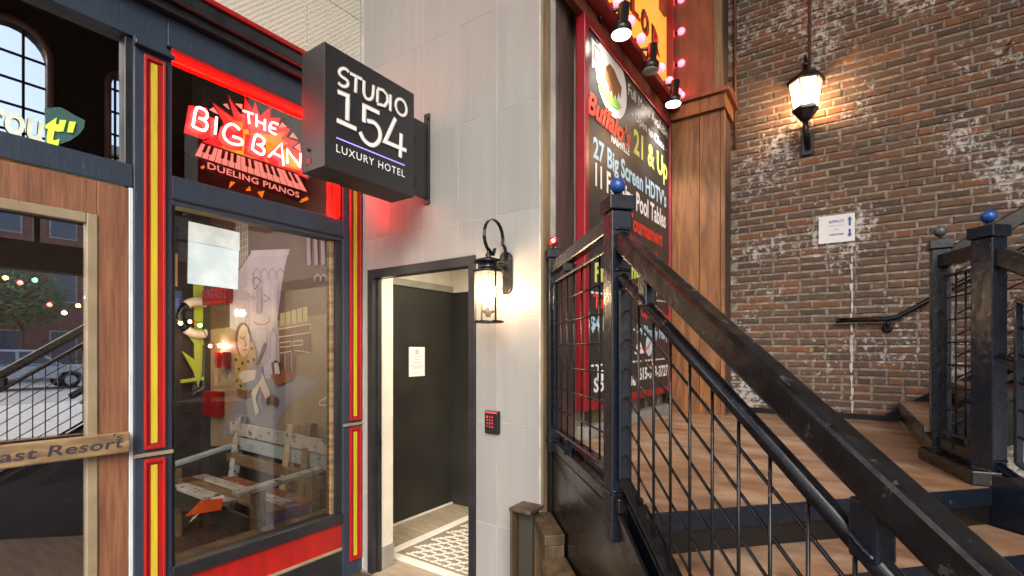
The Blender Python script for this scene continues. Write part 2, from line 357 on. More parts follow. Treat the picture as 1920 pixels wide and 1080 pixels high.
# brick and mortar: kiln colours per brick, flaking whitewash running over bricks and joints alike
def brickmat(name, mortar):
    m, n, p = new_mat(name); L = n.links.new
    geo = N(n, 'ShaderNodeNewGeometry'); oi = N(n, 'ShaderNodeObjectInfo'); at = N(n, 'ShaderNodeAttribute', attribute_name='tone')
    rp = N(n, 'ShaderNodeValToRGB'); cr = rp.color_ramp; cr.interpolation = 'LINEAR'
    cols = [(0, (.082, .058, .047)), (.2, (.125, .08, .057)), (.42, (.148, .084, .057)), (.6, (.16, .085, .054)), (.75, (.105, .083, .069)), (.9, (.18, .088, .05)), (1, (.23, .10, .05))]
    while len(cr.elements) < len(cols): cr.elements.new(.5)
    for e, (q, c) in zip(cr.elements, cols): e.position = q; e.color = rgb(c)
    if mortar:
        nz0 = N(n, 'ShaderNodeTexNoise', i_Scale=18, i_Detail=8); L(geo.outputs['Position'], nz0.inputs['Vector'])
        r0 = N(n, 'ShaderNodeValToRGB'); r0.color_ramp.elements[0].color = (.15, .12, .095, 1); r0.color_ramp.elements[1].color = (.36, .31, .255, 1)
        r0.color_ramp.elements[0].position = .3; r0.color_ramp.elements[1].position = .68
        L(nz0.outputs[0], r0.inputs[0]); out = r0.outputs[0]
    else:
        ad = N(n, 'ShaderNodeMath', operation='ADD'); L(at.outputs['Fac'], ad.inputs[0]); ml = N(n, 'ShaderNodeMath', operation='FRACT')
        L(oi.outputs['Random'], ad.inputs[1]); L(ad.outputs[0], ml.inputs[0]); L(ml.outputs[0], rp.inputs[0]); out = rp.outputs[0]
        nz1 = N(n, 'ShaderNodeTexNoise', i_Scale=34, i_Detail=8, i_Roughness=.7); L(geo.outputs['Position'], nz1.inputs['Vector'])
        mx = N(n, 'ShaderNodeMix', data_type='RGBA', blend_type='MULTIPLY'); mx.inputs[0].default_value = .8
        r1 = N(n, 'ShaderNodeMapRange', i_1=.3, i_2=.7, i_3=.55, i_4=1.35); L(nz1.outputs[0], r1.inputs[0])
        L(out, mx.inputs[6]); L(r1.outputs[0], mx.inputs[7]); out = mx.outputs[2]
    # whitewash remnants
    big = N(n, 'ShaderNodeTexNoise', i_Scale=1.7, i_Detail=3); L(geo.outputs['Position'], big.inputs['Vector'])
    fine = N(n, 'ShaderNodeTexNoise', i_Scale=20, i_Detail=10, i_Roughness=.78); L(geo.outputs['Position'], fine.inputs['Vector'])
    s1 = N(n, 'ShaderNodeMapRange', i_1=.33, i_2=.72, i_3=-.09, i_4=.15); L(big.outputs[0], s1.inputs[0])
    a1 = N(n, 'ShaderNodeMath', operation='ADD'); L(s1.outputs[0], a1.inputs[0]); L(fine.outputs[0], a1.inputs[1])
    k = N(n, 'ShaderNodeMapRange', i_1=.60 if not mortar else .56, i_2=.635 if not mortar else .64); L(a1.outputs[0], k.inputs[0])
    mx2 = N(n, 'ShaderNodeMix', data_type='RGBA'); kk = N(n, 'ShaderNodeMath', operation='MULTIPLY'); kk.inputs[1].default_value = .92; L(k.outputs[0], kk.inputs[0]); L(kk.outputs[0], mx2.inputs[0]); L(out, mx2.inputs[6]); mx2.inputs[7].default_value = (.60, .585, .565, 1)
    L(mx2.outputs[2], p.inputs['Base Color']); p.inputs['Roughness'].default_value = .82; p.inputs['Specular IOR Level'].default_value = .35
    bn = N(n, 'ShaderNodeTexNoise', i_Scale=70, i_Detail=8, i_Roughness=.7); L(geo.outputs['Position'], bn.inputs['Vector'])
    b2 = N(n, 'ShaderNodeMath', operation='MULTIPLY_ADD'); L(k.outputs[0], b2.inputs[0]); b2.inputs[1].default_value = .3; L(bn.outputs[0], b2.inputs[2])
    bp = N(n, 'ShaderNodeBump', i_Strength=.9, i_Distance=.006); L(b2.outputs[0], bp.inputs['Height']); L(bp.outputs[0], p.inputs['Normal'])
    return m
M['brick'] = brickmat('old_brick', False); M['mortar'] = brickmat('old_mortar', True)

# ------------------------------------------------------------------ setting
XS = -2.88            # shop front plane
YG = 2.275            # grey tiled wall plane
XB = -1.376           # timber wall plane beside the stairs
YB = 4.80             # brick wall plane
ZL = 1.03             # landing height
HW = 8.2              # hall height
struct('ground', MB().box(-60, 90, -80, 80, -.3, -.004), M['asphalt'])
struct('hall_floor', MB().box(XS - .1, 6.4, -7, YG + .02, -.2, 0), mat('hall_floor', (.085, .06, .045), .4, col2=(.05, .036, .028), scale=5, stretch=(.5, 4, 1), bump=.15))
struct('pavement', MB().box(6.4, 14, -20, 40, -.2, .002), mat('pale_pavement', (.42, .42, .42), .7, col2=(.35, .35, .35), scale=4))
struct('bar_floor', MB().box(-5.6, XS - .02, -2.5, 2.35, -.2, .004), M['bar_floor'])

struct('hall_ceiling', MB().box(XS - .2, 6.4, -3.2, YB + .3, HW, HW + .2), mat('dark_ceiling', (.05, .04, .035), .8))
# ------------------------------------------------------------------ grey tiled wall with hotel doorway
DX0, DX1, DZ = -2.81, -1.83, 2.15
tw = thing('tiled_wall', 'tall grey porcelain tiled wall around the open hotel doorway', 'wall', (-2.1, YG, 0))
g = MB(); y0, y1 = YG + .0015, YG + .16
g.box(XS - .02, DX0, y0, y1, 0, HW); g.box(DX1, XB - .012, y0, y1, 0, HW); g.box(DX0, DX1, y0, y1, DZ, HW)
part('wall_core', g, M['grout'], tw)
xs = [XB - .003 - .297 * i for i in range(6)]; zs = [-.037 + .6 * i for i in range(15)]
for i in range(5):
    for j in range(14):
        a, b = max(xs[i + 1], XS + .0) + .0014, xs[i] - .0014; c, d = max(zs[j], 0) + .0014, zs[j + 1] - .0014
        rects = [(a, b, c, d)]
        if c < DZ:                      # cut tiles round the doorway
            rects = []
            if a < DX0: rects.append((a, min(b, DX0), c, d))
            if b > DX1: rects.append((max(a, DX1), b, c, d))
            if d > DZ and b > DX0 and a < DX1: rects.append((max(a, DX0), min(b, DX1), DZ, d))
        for (p, q, r, s) in rects:
            if q - p > .015 and s - r > .01: part('tile', MB().box(p, q, YG, YG + .012, r, s), M['tile'], tw, .0012)
f = MB(); fy0, fy1 = YG - .012, YG + .065
f.box(DX0, DX0 + .055, fy0, fy1, 0, DZ); part('door_jamb', f, M['black_trim'], tw, .003)
part('door_jamb', MB().box(DX1 - .052, DX1, fy0, fy1, 0, DZ), M['black_trim'], tw, .003)
part('door_head', MB().box(DX0 + .055, DX1 - .052, fy0 + .002, fy1, DZ - .062, DZ), M['black_trim'], tw, .003)
part('door_stop', MB().box(DX0 + .055, DX0 + .068, YG + .03, fy1 - .004, 0, DZ - .062), M['black_trim'], tw, .002)
st = part('strike_plate', MB().box(DX0 + .0682, DX0 + .071, YG + .034, YG + .056, .82, 1.02), M['metal_navy'], tw, .002)
part('end_trim', MB().box(XB - .012, XB - .001, YG - .004, YG + .16, 0, HW), M['grout'], tw)

# vestibule behind the doorway
vs = thing('vestibule', 'bright hotel vestibule with pale walls and black panelled side door', 'vestibule', (-2.6, 3.1, 0))
VX, VY, VZ = -3.36, 3.78, 2.5
part('side_wall', MB().box(DX0 + .002, DX0 + .06, YG + .066, 2.447, 0, VZ), M['plaster'], vs)
part('skirting', MB().box(DX0 + .061, DX0 + .071, YG + .067, 2.449, 0, .17), M['base_tile'], vs, .002)
part('return_wall', MB().box(VX - .1, DX0 + .001, 2.437, 2.446, 0, VZ), M['plaster'], vs)
part('side_wall', MB().box(VX - .2, VX - .03, 2.447, VY + .1, 0, VZ), M['plaster'], vs)
part('black_door', MB().box(VX - .029, VX, 2.47, VY, .022, 2.17), M['dark_door'], vs, .003)
part('door_casing', MB().box(VX - .029, VX + .02, 2.45, VY, 2.17, 2.235), M['base_tile'], vs, .003)
part('door_threshold', MB().box(VX - .028, VX + .012, 2.47, VY, .0, .020), M['white_tile'], vs)
part('back_wall', MB().box(VX - .03, XB - .1, VY, VY + .1, 0, 2.172), M['dark_door'], vs)
part('back_wall', MB().box(VX - .03, XB - .1, VY + .005, VY + .1, 2.172, VZ), M['plaster'], vs)
part('side_wall', MB().box(XB - .25, XB - .1, YG + .17, VY, 0, VZ), M['plaster'], vs)
part('ceiling', MB().box(VX - .2, XB - .1, YG + .162, VY + .1, VZ, VZ + .08), M['plaster'], vs)
cl = thing('ceiling_light', 'square lit ceiling light inside the hotel vestibule', 'ceiling light', (-2.4, 3.0, VZ))
part('frame', MB().box(-2.62, -2.18, 2.78, 3.22, VZ - .03, VZ - .001), M['white_jamb'], cl, .003)
part('diffuser', MB().box(-2.59, -2.21, 2.81, 3.19, VZ - .036, VZ - .031), M['panel_light'], cl)
# vestibule floor: wood-look tiles, white border, zigzag mosaic
fl = struct('vestibule_floor', MB().box(VX - .03, XB - .25, YG - .02, VY, -.1, .001), M['taupe_tile'])
def fpiece(name, x0, x1, y0, y1, m, z=.006): return part(name, MB().box(x0 + .001, x1 - .001, y0 + .001, y1 - .001, .0015, z), m, fl)
BX, BY = -2.86, 2.93              # inner corner of the white border
c0 = W(742, 1037, 'z', 0); BX, BY = c0.x, c0.y
for k, yy in enumerate([YG + .0 + .15 * i for i in range(11)]):
    yb = min(yy + .15, VY)
    off = (k * .37) % .9
    edges = [VX - .02] + [VX - .02 + off + .9 * i for i in range(1, 3)] + [XB - .25]
    edges = sorted(set(e for e in edges if e <= XB - .25))
    for a, b in zip(edges, edges[1:]):
        if b - a < .02: continue
        # the white border and mosaic take the inner area
        if yy >= BY - .151 + .0:
            b2 = min(b, BX - .085)
            if b2 - a > .03: fpiece('floor_plank', a, b2, yy, yb, M['floor_plank'])
        else:
            ye = min(yb, BY - .085)
            if ye - yy > .02: fpiece('floor_plank', a, b, yy, ye, M['floor_plank'])
yy = BY - .085
while yy < VY - .05:
    fpiece('border_tile', BX - .085, BX, yy, min(yy + .3, VY - .0), M['white_tile'], .0065); yy += .3
xx = BX
while xx < XB - .3:
    fpiece('border_tile', xx, min(xx + .3, XB - .25), BY - .085, BY, M['white_tile'], .0065); xx += .3
# zigzag mosaic: white Z shapes between taupe, laid on the diagonal grid
u0 = .021
zn = 0
for i in range(0, 16):
    for j in range(0, 14):
        ox = BX + .035 + i * 6 * u0 + (j % 3) * 2 * u0 - 4 * u0; oy = BY + .035 + j * 3 * u0
        if ox < BX + .03 or ox > XB - .45 or oy + 5 * u0 > VY: continue
        mb = MB()
        mb.box(ox, ox + 2 * u0, oy, oy + u0 * .8, .0015, .0062); mb.box(ox + 1.15 * u0, ox + 2 * u0, oy + u0 * .8, oy + 2.4 * u0, .0015, .0062); mb.box(ox + 1.15 * u0, ox + 3.4 * u0, oy + 2.4 * u0, oy + 3.0 * u0 - .003, .0015, .0062)
        mb.box(ox + 2.6 * u0, ox + 5.2 * u0, oy + .15 * u0, oy + u0 * .85, .0015, .0062)
        if zn < 290: part('mosaic_piece', mb, M['white_tile'], fl)
        zn += 1

# notice on the black door
nt_ = thing('door_notice', 'white printed notice with red no smoking symbol on the black door', 'notice', (VX, 3.28, 1.33))
part('sheet', MB().box(VX + .001, VX + .004, 3.18, 3.385, 1.335, 1.612), M['paper'], nt_)
ring = MB(); cc = Vector((VX + .004, 3.282, 1.565)); ring.ribbon([cc + Vector((0, math.cos(a) * .017, math.sin(a) * .02)) for a in [k * math.pi / 8 for k in range(16)]], .006, (1, 0, 0), .001, True)
ring.ribbon([cc + Vector((0, -.011, .013)), cc + Vector((0, .011, -.013))], .005, (1, 0, 0), .0008)
part('symbol', ring, M['print_red'], nt_)
for k, (s, z, wd) in enumerate([('NO SMOKING', 1.52, .12), ('Vaping', 1.49, .06), ('in the building', 1.462, .1), ('Violators will be charged', 1.428, .15), ('a cleaning fee', 1.410, .1), ('Thank you', 1.365, .06)]):
    text('print_line', s, (VX + .004, 3.282 - wd / 2, z), (0, 1, 0), (0, 0, 1), wd, .011, M['print'], nt_, .001)

# ------------------------------------------------------------------ shop front
sf = thing('storefront', 'dark blue storefront with red and yellow panels, window, transoms and wooden door', 'storefront', (XS, 1.4, 0))
def yp(px): return W(px, 657, 'x', XS).y
PA0, PA1 = yp(251), yp(323)
PR0, PR1 = yp(643), YG - .003
ZT = 3.12
def pilaster(a, b, ra, rb, ya, yb, cap):
    p = part('pilaster', MB().box(XS - .12, XS, a, b, 0, 3.13), M['navy'], sf, .004)
    for z0, z1 in ((.10, 1.035), (1.085, 3.05)):
        mb = MB(); t = .012
        mb.box(XS + .0005, XS + .016, ra, ra + t, z0, z1); mb.box(XS + .0005, XS + .016, rb - t, rb, z0, z1)
        mb.box(XS + .0005, XS + .0155, ra + t, rb - t, z0, z0 + t * 1.6); mb.box(XS + .0005, XS + .0155, ra + t, rb - t, z1 - t * 1.6, z1)
        part('panel_moulding', mb, M['red'], p, .003)
        mb = MB().box(XS + .0005, XS + .006, ra + t, rb - t, z0 + t * 1.6, z1 - t * 1.6)
        part('red_panel', mb, M['red'], p)
        part('yellow_strip', MB().box(XS + .0062, XS + .009, ya, yb, z0 + .03, z1 - .03), M['yellow'], p)
    part('band', MB().box(XS + .0005, XS + .012, a - .002, b + .002, 1.05, 1.068), M['door_trim'], p, .002)
    if cap: part('capital_moulding', MB().box(XS + .0005, XS + .035, a - .004, b + .004, 3.075, 3.10), M['navy'], p, .006)
    return p
pilaster(PA0, PA1, yp(269), yp(309), yp(282), yp(294), True)
pilaster(PR0, PR1, yp(655), yp(676), yp(662), yp(668), False)
# white jamb strip beside the door
part('door_jamb_strip', MB().box(XS - .08, XS - .004, yp(243), PA0 - .001, 0, 2.375), M['white_jamb'], sf, .002)
# window bay
part('base_panel', MB().box(XS - .1, XS - .006, PA1, PR0, 0, .2), M['black_trim'], sf, .004)
part('kick_panel', MB().box(XS - .1, XS - .018, PA1, PR0, .205, .385), M['red'], sf)
part('kick_rail', MB().box(XS - .1, XS - .002, PA1, PR0, .195, .212), M['door_trim'], sf, .003)
part('sill', MB().box(XS - .1, XS + .004, PA1, PR0, .385, .455), M['black_trim'], sf, .006)
part('inner_sill', MB().box(XS - .2, XS - .101, PA1, PR0, .40, .452), M['plank'], sf, .004)
part('window_jamb', MB().box(XS - .1, XS - .014, PA1, PA1 + .02, .455, 2.335), M['black_trim'], sf, .003)
part('window_jamb', MB().box(XS - .1, XS - .014, PR0 - .05, PR0, .455, 2.335), M['black_trim'], sf, .003)
part('window_bead', MB().box(XS - .08, XS - .03, PR0 - .075, PR0 - .05, .455, 2.335), M['plank'], sf, .003)
part('mid_rail', MB().box(XS - .1, XS - .003, PA1, PR0, 2.335, 2.488), M['navy'], sf, .004)
part('mid_rail_bead', MB().box(XS - .004, XS + .004, PA1, PR0, 2.362, 2.372), M['black_trim'], sf)
part('window_pane', MB().box(XS - .056, XS - .05, PA1 + .02, PR0 - .05, .455, 2.335), M['glass_win'], sf)
part('transom_pane', MB().box(XS - .04, XS - .034, PA1 + .005, PR0 - .005, 2.488, ZT - .002), M['glass_neon'], sf)
part('transom_jamb', MB().box(XS - .1, XS - .006, PR0 - .025, PR0, 2.488, ZT), M['black_trim'], sf, .003)
# red glowing strip round the neon transom
ls = part('red_light_strip', MB().box(XS - .030, XS - .012, PA1 + .002, PR0 - .03, ZT - .028, ZT + .004), M['neon_red'], sf)
part('red_light_strip', MB().box(XS - .030, XS + .012, PR0 - .062, PR0 - .036, 2.492, ZT - .032), M['neon_red'], sf)
part('light_strip_housing', MB().box(XS - .10, XS - .002, PA1, PR0, ZT + .006, ZT + .03), M['red'], sf, .003)
# header and cornice over the whole front
Y0 = -2.2
HD0 = yp(262)
part('header', MB().box(XS - .12, XS - .001, PA1 - .02, PR1, ZT + .03, 3.30), M['navy'], sf, .004)
part('header', MB().box(XS - .12, XS - .004, Y0, PA1 - .021, ZT + .0, 3.30), M['navy'], sf, .004)
part('cornice', MB().box(XS - .12, XS + .05, Y0, PR1, 3.30, 3.345), M['black_trim'], sf, .008)
part('cornice', MB().box(XS - .12, XS + .085, Y0, PR1, 3.345, 3.42), M['black_trim'], sf, .012)
part('cornice', MB().box(XS - .12, XS + .10, Y0, PR1, 3.42, 3.45), M['red'], sf, .008)
for k, (a, b) in enumerate(((Y0, .9), (.9, 1.85), (1.85, PR1))):
    for (c, d) in ((3.452, 3.95), (3.95, HW)):
        part('embossed_panel', MB().box(XS - .03, XS - .01, a + .0015, b - .0015, c + .0015, d - .0015), M['emboss'], sf, .002)
part('panel_backing', MB().box(XS - .14, XS - .032, Y0, PR1, 3.452, HW), M['grout'], sf)
# transom over the door
part('door_transom_rail', MB().box(XS - .1, XS - .004, Y0, PA0 - .001, 2.378, 2.49), M['navy'], sf, .005)
part('door_transom_pane', MB().box(XS - .066, XS - .06, Y0, PA0 - .03, 2.49, ZT), M['glass_transom'], sf)
part('transom_jamb', MB().box(XS - .1, XS - .02, PA0 - .03, PA0, 2.49, ZT), M['black_trim'], sf, .003)
# wooden door
DY0, DY1 = -.16, yp(243) - .003
GY0, GY1 = .02, yp(163)
dr = part('door', MB().box(XS - .05, XS - .008, yp(184), DY1, .02, 2.37), M['door_wood'], sf, .003, 'wooden glazed door with a raw plank across it')
part('top_rail', MB().box(XS - .05, XS - .009, DY0, yp(184) - .001, 2.215, 2.37), M['door_wood'], dr, .003)
part('bottom_rail', MB().box(XS - .05, XS - .009, DY0, yp(184) - .001, .02, .26), M['door_wood'], dr, .003)
part('stile', MB().box(XS - .05, XS - .009, DY0, GY0 - .03, .26, 2.215), M['door_wood'], dr, .003)
part('glazing_bead', MB().box(XS - .045, XS - .0, GY1, yp(184) - .001, .26, 2.214), M['door_trim'], dr, .004)
part('glazing_bead', MB().box(XS - .045, XS - .001, GY0 - .03, GY1 - .001, 2.168, 2.214), M['door_trim'], dr, .004)
part('glazing_bead', MB().box(XS - .045, XS - .001, GY0 - .03, GY1 - .001, .26, .30), M['door_trim'], dr, .004)
part('door_pane', MB().box(XS - .031, XS - .025, GY0 - .02, GY1 - .001, .30, 2.168), M['glass_door'], dr)
pl = MB(); pa = W(-120, 872, 'x', XS + .03); pb = W(242, 828, 'x', XS + .03)
pl.beam(pa, pb, .03, .098); pk = part('cross_plank', pl, M['plank'], dr, .006)
du = (pb - pa).normalized(); dv = Vector((0, 0, 1)); dv = (dv - du * dv.dot(du)).normalized()
q = W(-16, 872, 'x', XS + .0455)
t1 = W(205, 845, 'x', XS + .0455)
text('lettering', 'Last Resort', W(-34, 872, 'x', XS + .0455), du, dv, .46, .046, M['ink'], pk, .0012, .15, 1.05, .012)
text('lettering', "'s", W(212, 826, 'x', XS + .0455), du, dv, .04, .03, M['ink'], pk, .0012, .2)

# sign in the door transom: lime letters on a teal shield
ts = thing('transom_sign', 'lime lettering on dark teal shield in the transom over the door', 'sign', (XS - .09, .6, 2.5))
xsn = XS - .052
M['teal'] = mat('teal_shield', (.05, .13, .13), .4); M['lime'] = emis('lime_letter', (.5, .9, .05), .22, (.5, .75, .08))  # faint glow put into the lime letters to brighten them
shield = [W(a, b, 'x', xsn - .006) for a, b in [(84, 203), (112, 201), (124, 207), (140, 217), (159, 226), (157, 240), (148, 252), (132, 263), (108, 272), (88, 276)]]
part('shield', MB().prism(shield, (.004, 0, 0)), M['teal'], ts)
a = W(-22, 250, 'x', xsn); b = W(114, 268, 'x', xsn)
tu = Vector((0, 1, 0)); 
M['pale_lime'] = mat('pale_lime_letter', (.72, .82, .70), .5, rvar=0)
m_ = W(82, 250, 'x', xsn).y
text('lettering', 'rou', Vector((xsn, a.y, 2.504)), (0, 1, 0), (0, 0, 1), m_ - a.y, .135, M['pale_lime'], ts, .002, .12, 1, .02)
text('lettering', 't', Vector((xsn, m_ + .004, 2.500)), (0, 1, 0), (0, 0, 1), b.y - m_ - .004, .14, M['lime'], ts, .002, .2, 1, .04)
for k in (0, 1):
    e = [W(112 + 18 * k, 225 + 3 * k, 'x', xsn), W(124 + 18 * k, 226 + 3 * k, 'x', xsn), W(118 + 18 * k, 247 + 2 * k, 'x', xsn), W(108 + 18 * k, 246 + 2 * k, 'x', xsn)]
    part('quote_mark', MB().prism(e, (.004, 0, 0)), M['lime'], ts)

# ------------------------------------------------------------------ bar interior
bi = thing('bar_room', 'dark bar interior behind the storefront glass', 'room', (-4.3, .5, 0))
part('back_wall', MB().box(-5.7, -5.6, -2.5, 2.45, 0, 3.6), M['bar_wall'], bi)
part('mural_wall', MB().box(-5.6, XS - .12, 2.352, 2.45, 0, 3.6), M['bar_wall'], bi)
part('end_wall', MB().box(-5.6, XS - .12, -2.6, -2.5, 0, 3.6), M['bar_wall'], bi)
part('ceiling', MB().box(-5.7, XS - .12, -2.6, 2.45, 3.6, 3.7), M['bar_ceiling'], bi)
# mural on the partition wall
YM = 2.35
def mp(zx, zy, d=0): return W(300 + zx * .3518, 400 + zy * .3518, 'y', YM - d)
mu = thing('mural', 'cartoon street mural with guitar player and lavender building behind the window', 'mural', (-4.2, YM, .5))
def mcol(c): 
    k = 'mural_%.2f_%.2f_%.2f' % c
    if k not in M: M[k] = mat(k, c, .5, rvar=0, col2=tuple(x * .85 for x in c), scale=5)
    return M[k]
lay = [0.001]
def mpoly(name, pts, c):
    lay[0] += .00022
    return part(name, MB().prism([mp(x, y, lay[0]) for x, y in pts], (0, .00018, 0)), mcol(c), mu)
def mline(pts, wd, c, name='painted_line', closed=False):
    lay[0] += .00022
    return part(name, MB().ribbon([mp(x, y, lay[0]) for x, y in pts], wd, (0, -1, 0), .0002, closed), mcol(c), mu)
def ell(cx, cy, rx, ry, n=18): return [(cx + rx * math.cos(2 * math.pi * k / n), cy + ry * math.sin(2 * math.pi * k / n)) for k in range(n)]
mpoly('painted_sky', [(270, -120), (1010, -200), (1010, 520), (270, 620)], (.12, .07, .06))
mpoly('painted_wall', [(270, 620), (1010, 520), (1010, 1240), (270, 1240)], (.34, .28, .2))
mpoly('painted_tower', [(395, -40), (470, -60), (470, 220), (420, 300)], (.3, .33, .33))
for k in range(5): mline([(402 + k * 16, -40), (420 + k * 12, 280)], .006, (.75, .75, .75))
for k in range(7): mline([(398, 0 + k * 40), (470, -10 + k * 36)], .006, (.75, .75, .75))
mpoly('painted_street', [(330, 1180), (400, 1000), (570, 890), (730, 860), (840, 900), (700, 1010), (640, 1080), (620, 1180)], (.30, .33, .42))
mpoly('painted_building', [(490, 205), (685, 198), (655, 330), (628, 560), (640, 790), (590, 880), (500, 900), (440, 640), (372, 610), (372, 420), (425, 300)], (.50, .49, .66))
mpoly('painted_cornice', [(484, 198), (690, 190), (684, 222), (490, 236)], (.56, .55, .72))
for k in range(4):
    x = 515 + k * 42; mline([(x - 17, 350), (x - 17, 315), (x, 292), (x + 17, 315), (x + 17, 350)], .012, (.28, .27, .45))
for x in (500, 545, 590, 632): mline([(x, 350), (x - 4, 520)], .01, (.36, .35, .55))
mline([(585, 780), (588, 650), (605, 612), (622, 650), (620, 780)], .014, (.28, .27, .45))
mline([(505, 620), (570, 612), (565, 800), (510, 805), (505, 620)], .010, (.36, .35, .55))
mline([(490, 348), (505, 405), (540, 362), (515, 340), (500, 350)], .008, (.05, .04, .06)); mline([(550, 430), (585, 455), (552, 472)], .008, (.05, .04, .06))
mline([(498, 578), (520, 592), (560, 592), (584, 575), (584, 555)], .01, (.2, .12, .16))
mpoly('painted_shop', [(632, 615), (800, 590), (800, 740), (730, 760), (720, 850), (640, 860)], (.16, .07, .06))
mpoly('painted_window_row', [(640, 535), (785, 495), (788, 575), (642, 600)], (.55, .5, .3))
for k in range(4): mline([(668 + 30 * k, 525 - 8 * k), (670 + 30 * k, 598 - 7 * k)], .012, (.1, .06, .05))
for pts in [[(632, 660), (800, 635), (800, 590), (632, 618)], [(640, 745), (700, 735), (702, 850)], [(640, 690), (698, 682), (698, 708), (640, 714)], [(710, 682), (760, 676), (760, 700), (710, 705), (710, 682)], [(665, 735), (668, 850)], [(715, 730), (800, 742)]]: mline(pts, .008, (.78, .76, .72))
for k in range(4): mline([(790 + 38 * k, 120), (795 + 38 * k, 275)], .05, (.42, .38, .55))
for k in range(2): mline([(825 + 32 * k, 360), (825 + 32 * k, 340), (840 + 32 * k, 325), (855 + 32 * k, 340), (855 + 32 * k, 360)], .01, (.7, .7, .75))
mline([(850, 1000), (905, 975), (980, 985), (980, 1020), (850, 1022), (850, 1000)], .01, (.8, .8, .78)); mline([(870, 1000), (900, 960), (940, 955)], .01, (.8, .8, .78))
mpoly('painted_shirt', [(420, 640), (398, 770), (402, 930), (470, 955), (512, 900), (514, 740), (480, 650)], (.46, .36, .14))
for (x, y) in [(410, 720), (405, 780), (420, 830), (410, 890), (440, 800), (470, 790), (490, 720), (500, 780), (495, 840), (450, 860), (430, 920), (480, 680), (470, 920)]:
    mpoly('painted_dot', ell(x, y, 7, 9, 8), (.05, .04, .04))
mpoly('painted_hair', ell(440, 672, 40, 92), (.10, .08, .08))
mpoly('painted_head', ell(446, 680, 32, 86), (.66, .56, .48))
mline([(425, 660), (440, 668), (455, 655)], .008, (.05, .04, .04)); mline([(445, 668), (462, 700), (450, 708)], .008, (.05, .04, .04)); mline([(440, 730), (460, 725), (465, 735)], .008, (.05, .04, .04))
mpoly('painted_trousers', [(408, 930), (472, 950), (480, 985), (415, 980)], (.2, .12, .08))
mpoly('painted_leg', [(500, 905), (542, 845), (592, 968), (562, 990), (532, 920), (508, 985), (530, 1062), (508, 1075), (488, 960)], (.72, .68, .66))
mpoly('painted_guitar', [(440, 912), (470, 840), (500, 790), (545, 815), (542, 880), (500, 935), (465, 945)], (.28, .33, .40))
mline([(515, 810), (560, 690)], .035, (.1, .07, .06)); mpoly('painted_arm', [(418, 865), (440, 838), (512, 835), (505, 885), (445, 905)], (.74, .7, .68))
mpoly('painted_shoe', [(563, 1012), (590, 962), (627, 985), (622, 1032)], (.12, .06, .05))
mpoly('painted_cart', [(588, 862), (650, 832), (722, 848), (705, 888), (620, 922)], (.28, .10, .05)); mpoly('painted_figure', [(592, 800), (615, 780), (642, 800), (645, 862), (600, 855)], (.05, .05, .06)); mpoly('painted_collar', [(608, 800), (628, 795), (640, 855), (612, 856)], (.7, .7, .72))
# red alarm boxes on that wall
for k, (a, b, c, d, lb) in enumerate([(385, 428, 538, 573, 'large red fire alarm box high on the wall beside the mural'), (408, 424, 660, 690, 'small red alarm box at mid height beside the mural'), (386, 412, 735, 778, 'red extinguisher box low beside the mural, above the bench')]):
    p0 = W(a, d, 'y', YM - .05); p1 = W(b, c, 'y', YM - .05)
    o = thing('alarm_box', lb, 'alarm box', (p0.x, YM, p0.z), 'red alarm boxes in the bar')
    part('case', MB().box(p0.x, p1.x, YM - .08, YM - .004, p0.z, p1.z), M['red'], o, .006)
    part('face_plate', MB().box(p0.x + .02, p1.x - .02, YM - .087, YM - .0805, p0.z + .03, p1.z - .03), M['red_frame'], o, .002)
# lime wooden palm-style cutout and life ring on back wall
XW = -5.55
def bp(px, py, d=0): return W(px, py, 'x', XW + d)
lc = thing('lime_cutout', 'lime green arrow shaped cutout hanging at the back of the bar', 'sign', bp(370, 720))
M['lime_paint'] = mat('lime_paint', (.5, .68, .06), .45, col2=(.42, .6, .05))
part('stem', MB().prism([bp(362, 500), bp(381, 500), bp(377, 700), bp(370, 725), bp(364, 700)], (.02, 0, 0)), M['lime_paint'], lc)
part('barb', MB().prism([bp(332, 604), bp(348, 608), bp(364, 625), bp(364, 645)], (.02, 0, 0)), M['lime_paint'], lc)
part('barb', MB().prism([bp(340, 658), bp(364, 675), bp(364, 700)], (.018, 0, 0)), M['lime_paint'], lc)
part('barb', MB().prism([bp(397, 612), bp(378, 632), bp(378, 648), bp(396, 622)], (.02, 0, 0)), M['lime_paint'], lc)
part('foot', MB().prism([bp(338, 712), bp(396, 704), bp(396, 710), bp(338, 718)], (.03, 0, 0)), M['lime_paint'], lc)
lr = thing('life_ring', 'grey and white life ring over the lime cutout in the bar', 'life ring', bp(373, 600, .06))
cc = bp(374, 596, .07); rr_ = .17
def ringseg(a0, a1): return [cc + Vector((0, math.cos(R_(t)) * rr_, math.sin(R_(t)) * rr_)) for t in range(a0, a1 + 1, 10)]
for k in range(4):
    part('ring_segment', MB().tube(ringseg(45 + 90 * k, 135 + 90 * k), .045, 8), M['paper'] if k % 2 == 0 else M['metal_navy'], lr)
for k, (a, b, c, d, col, lb) in enumerate([(320, 345, 545, 600, (.06, .12, .35), 'blue poster on the bar back wall left of lime cutout'), (318, 336, 475, 535, (.5, .36, .25), 'tan poster on the bar back wall above the blue one'), (384, 398, 575, 590, (.4, .2, .06), 'small amber card beside the life ring')]):
    p0 = bp(a, d, .0); p1 = bp(b, c, .0)
    o = thing('poster', lb, 'poster', p0, 'posters at the back of the bar')
    part('sheet', MB().box(XW - .045, XW - .035, p0.y, p1.y, p0.z, p1.z), mcol(col), o); part('picture', MB().box(XW - .0345, XW - .03, p0.y + .04, p1.y - .03, p0.z + .06, p1.z - .08), mcol(tuple(min(1, x * 1.8 + .04) for x in col)), o)
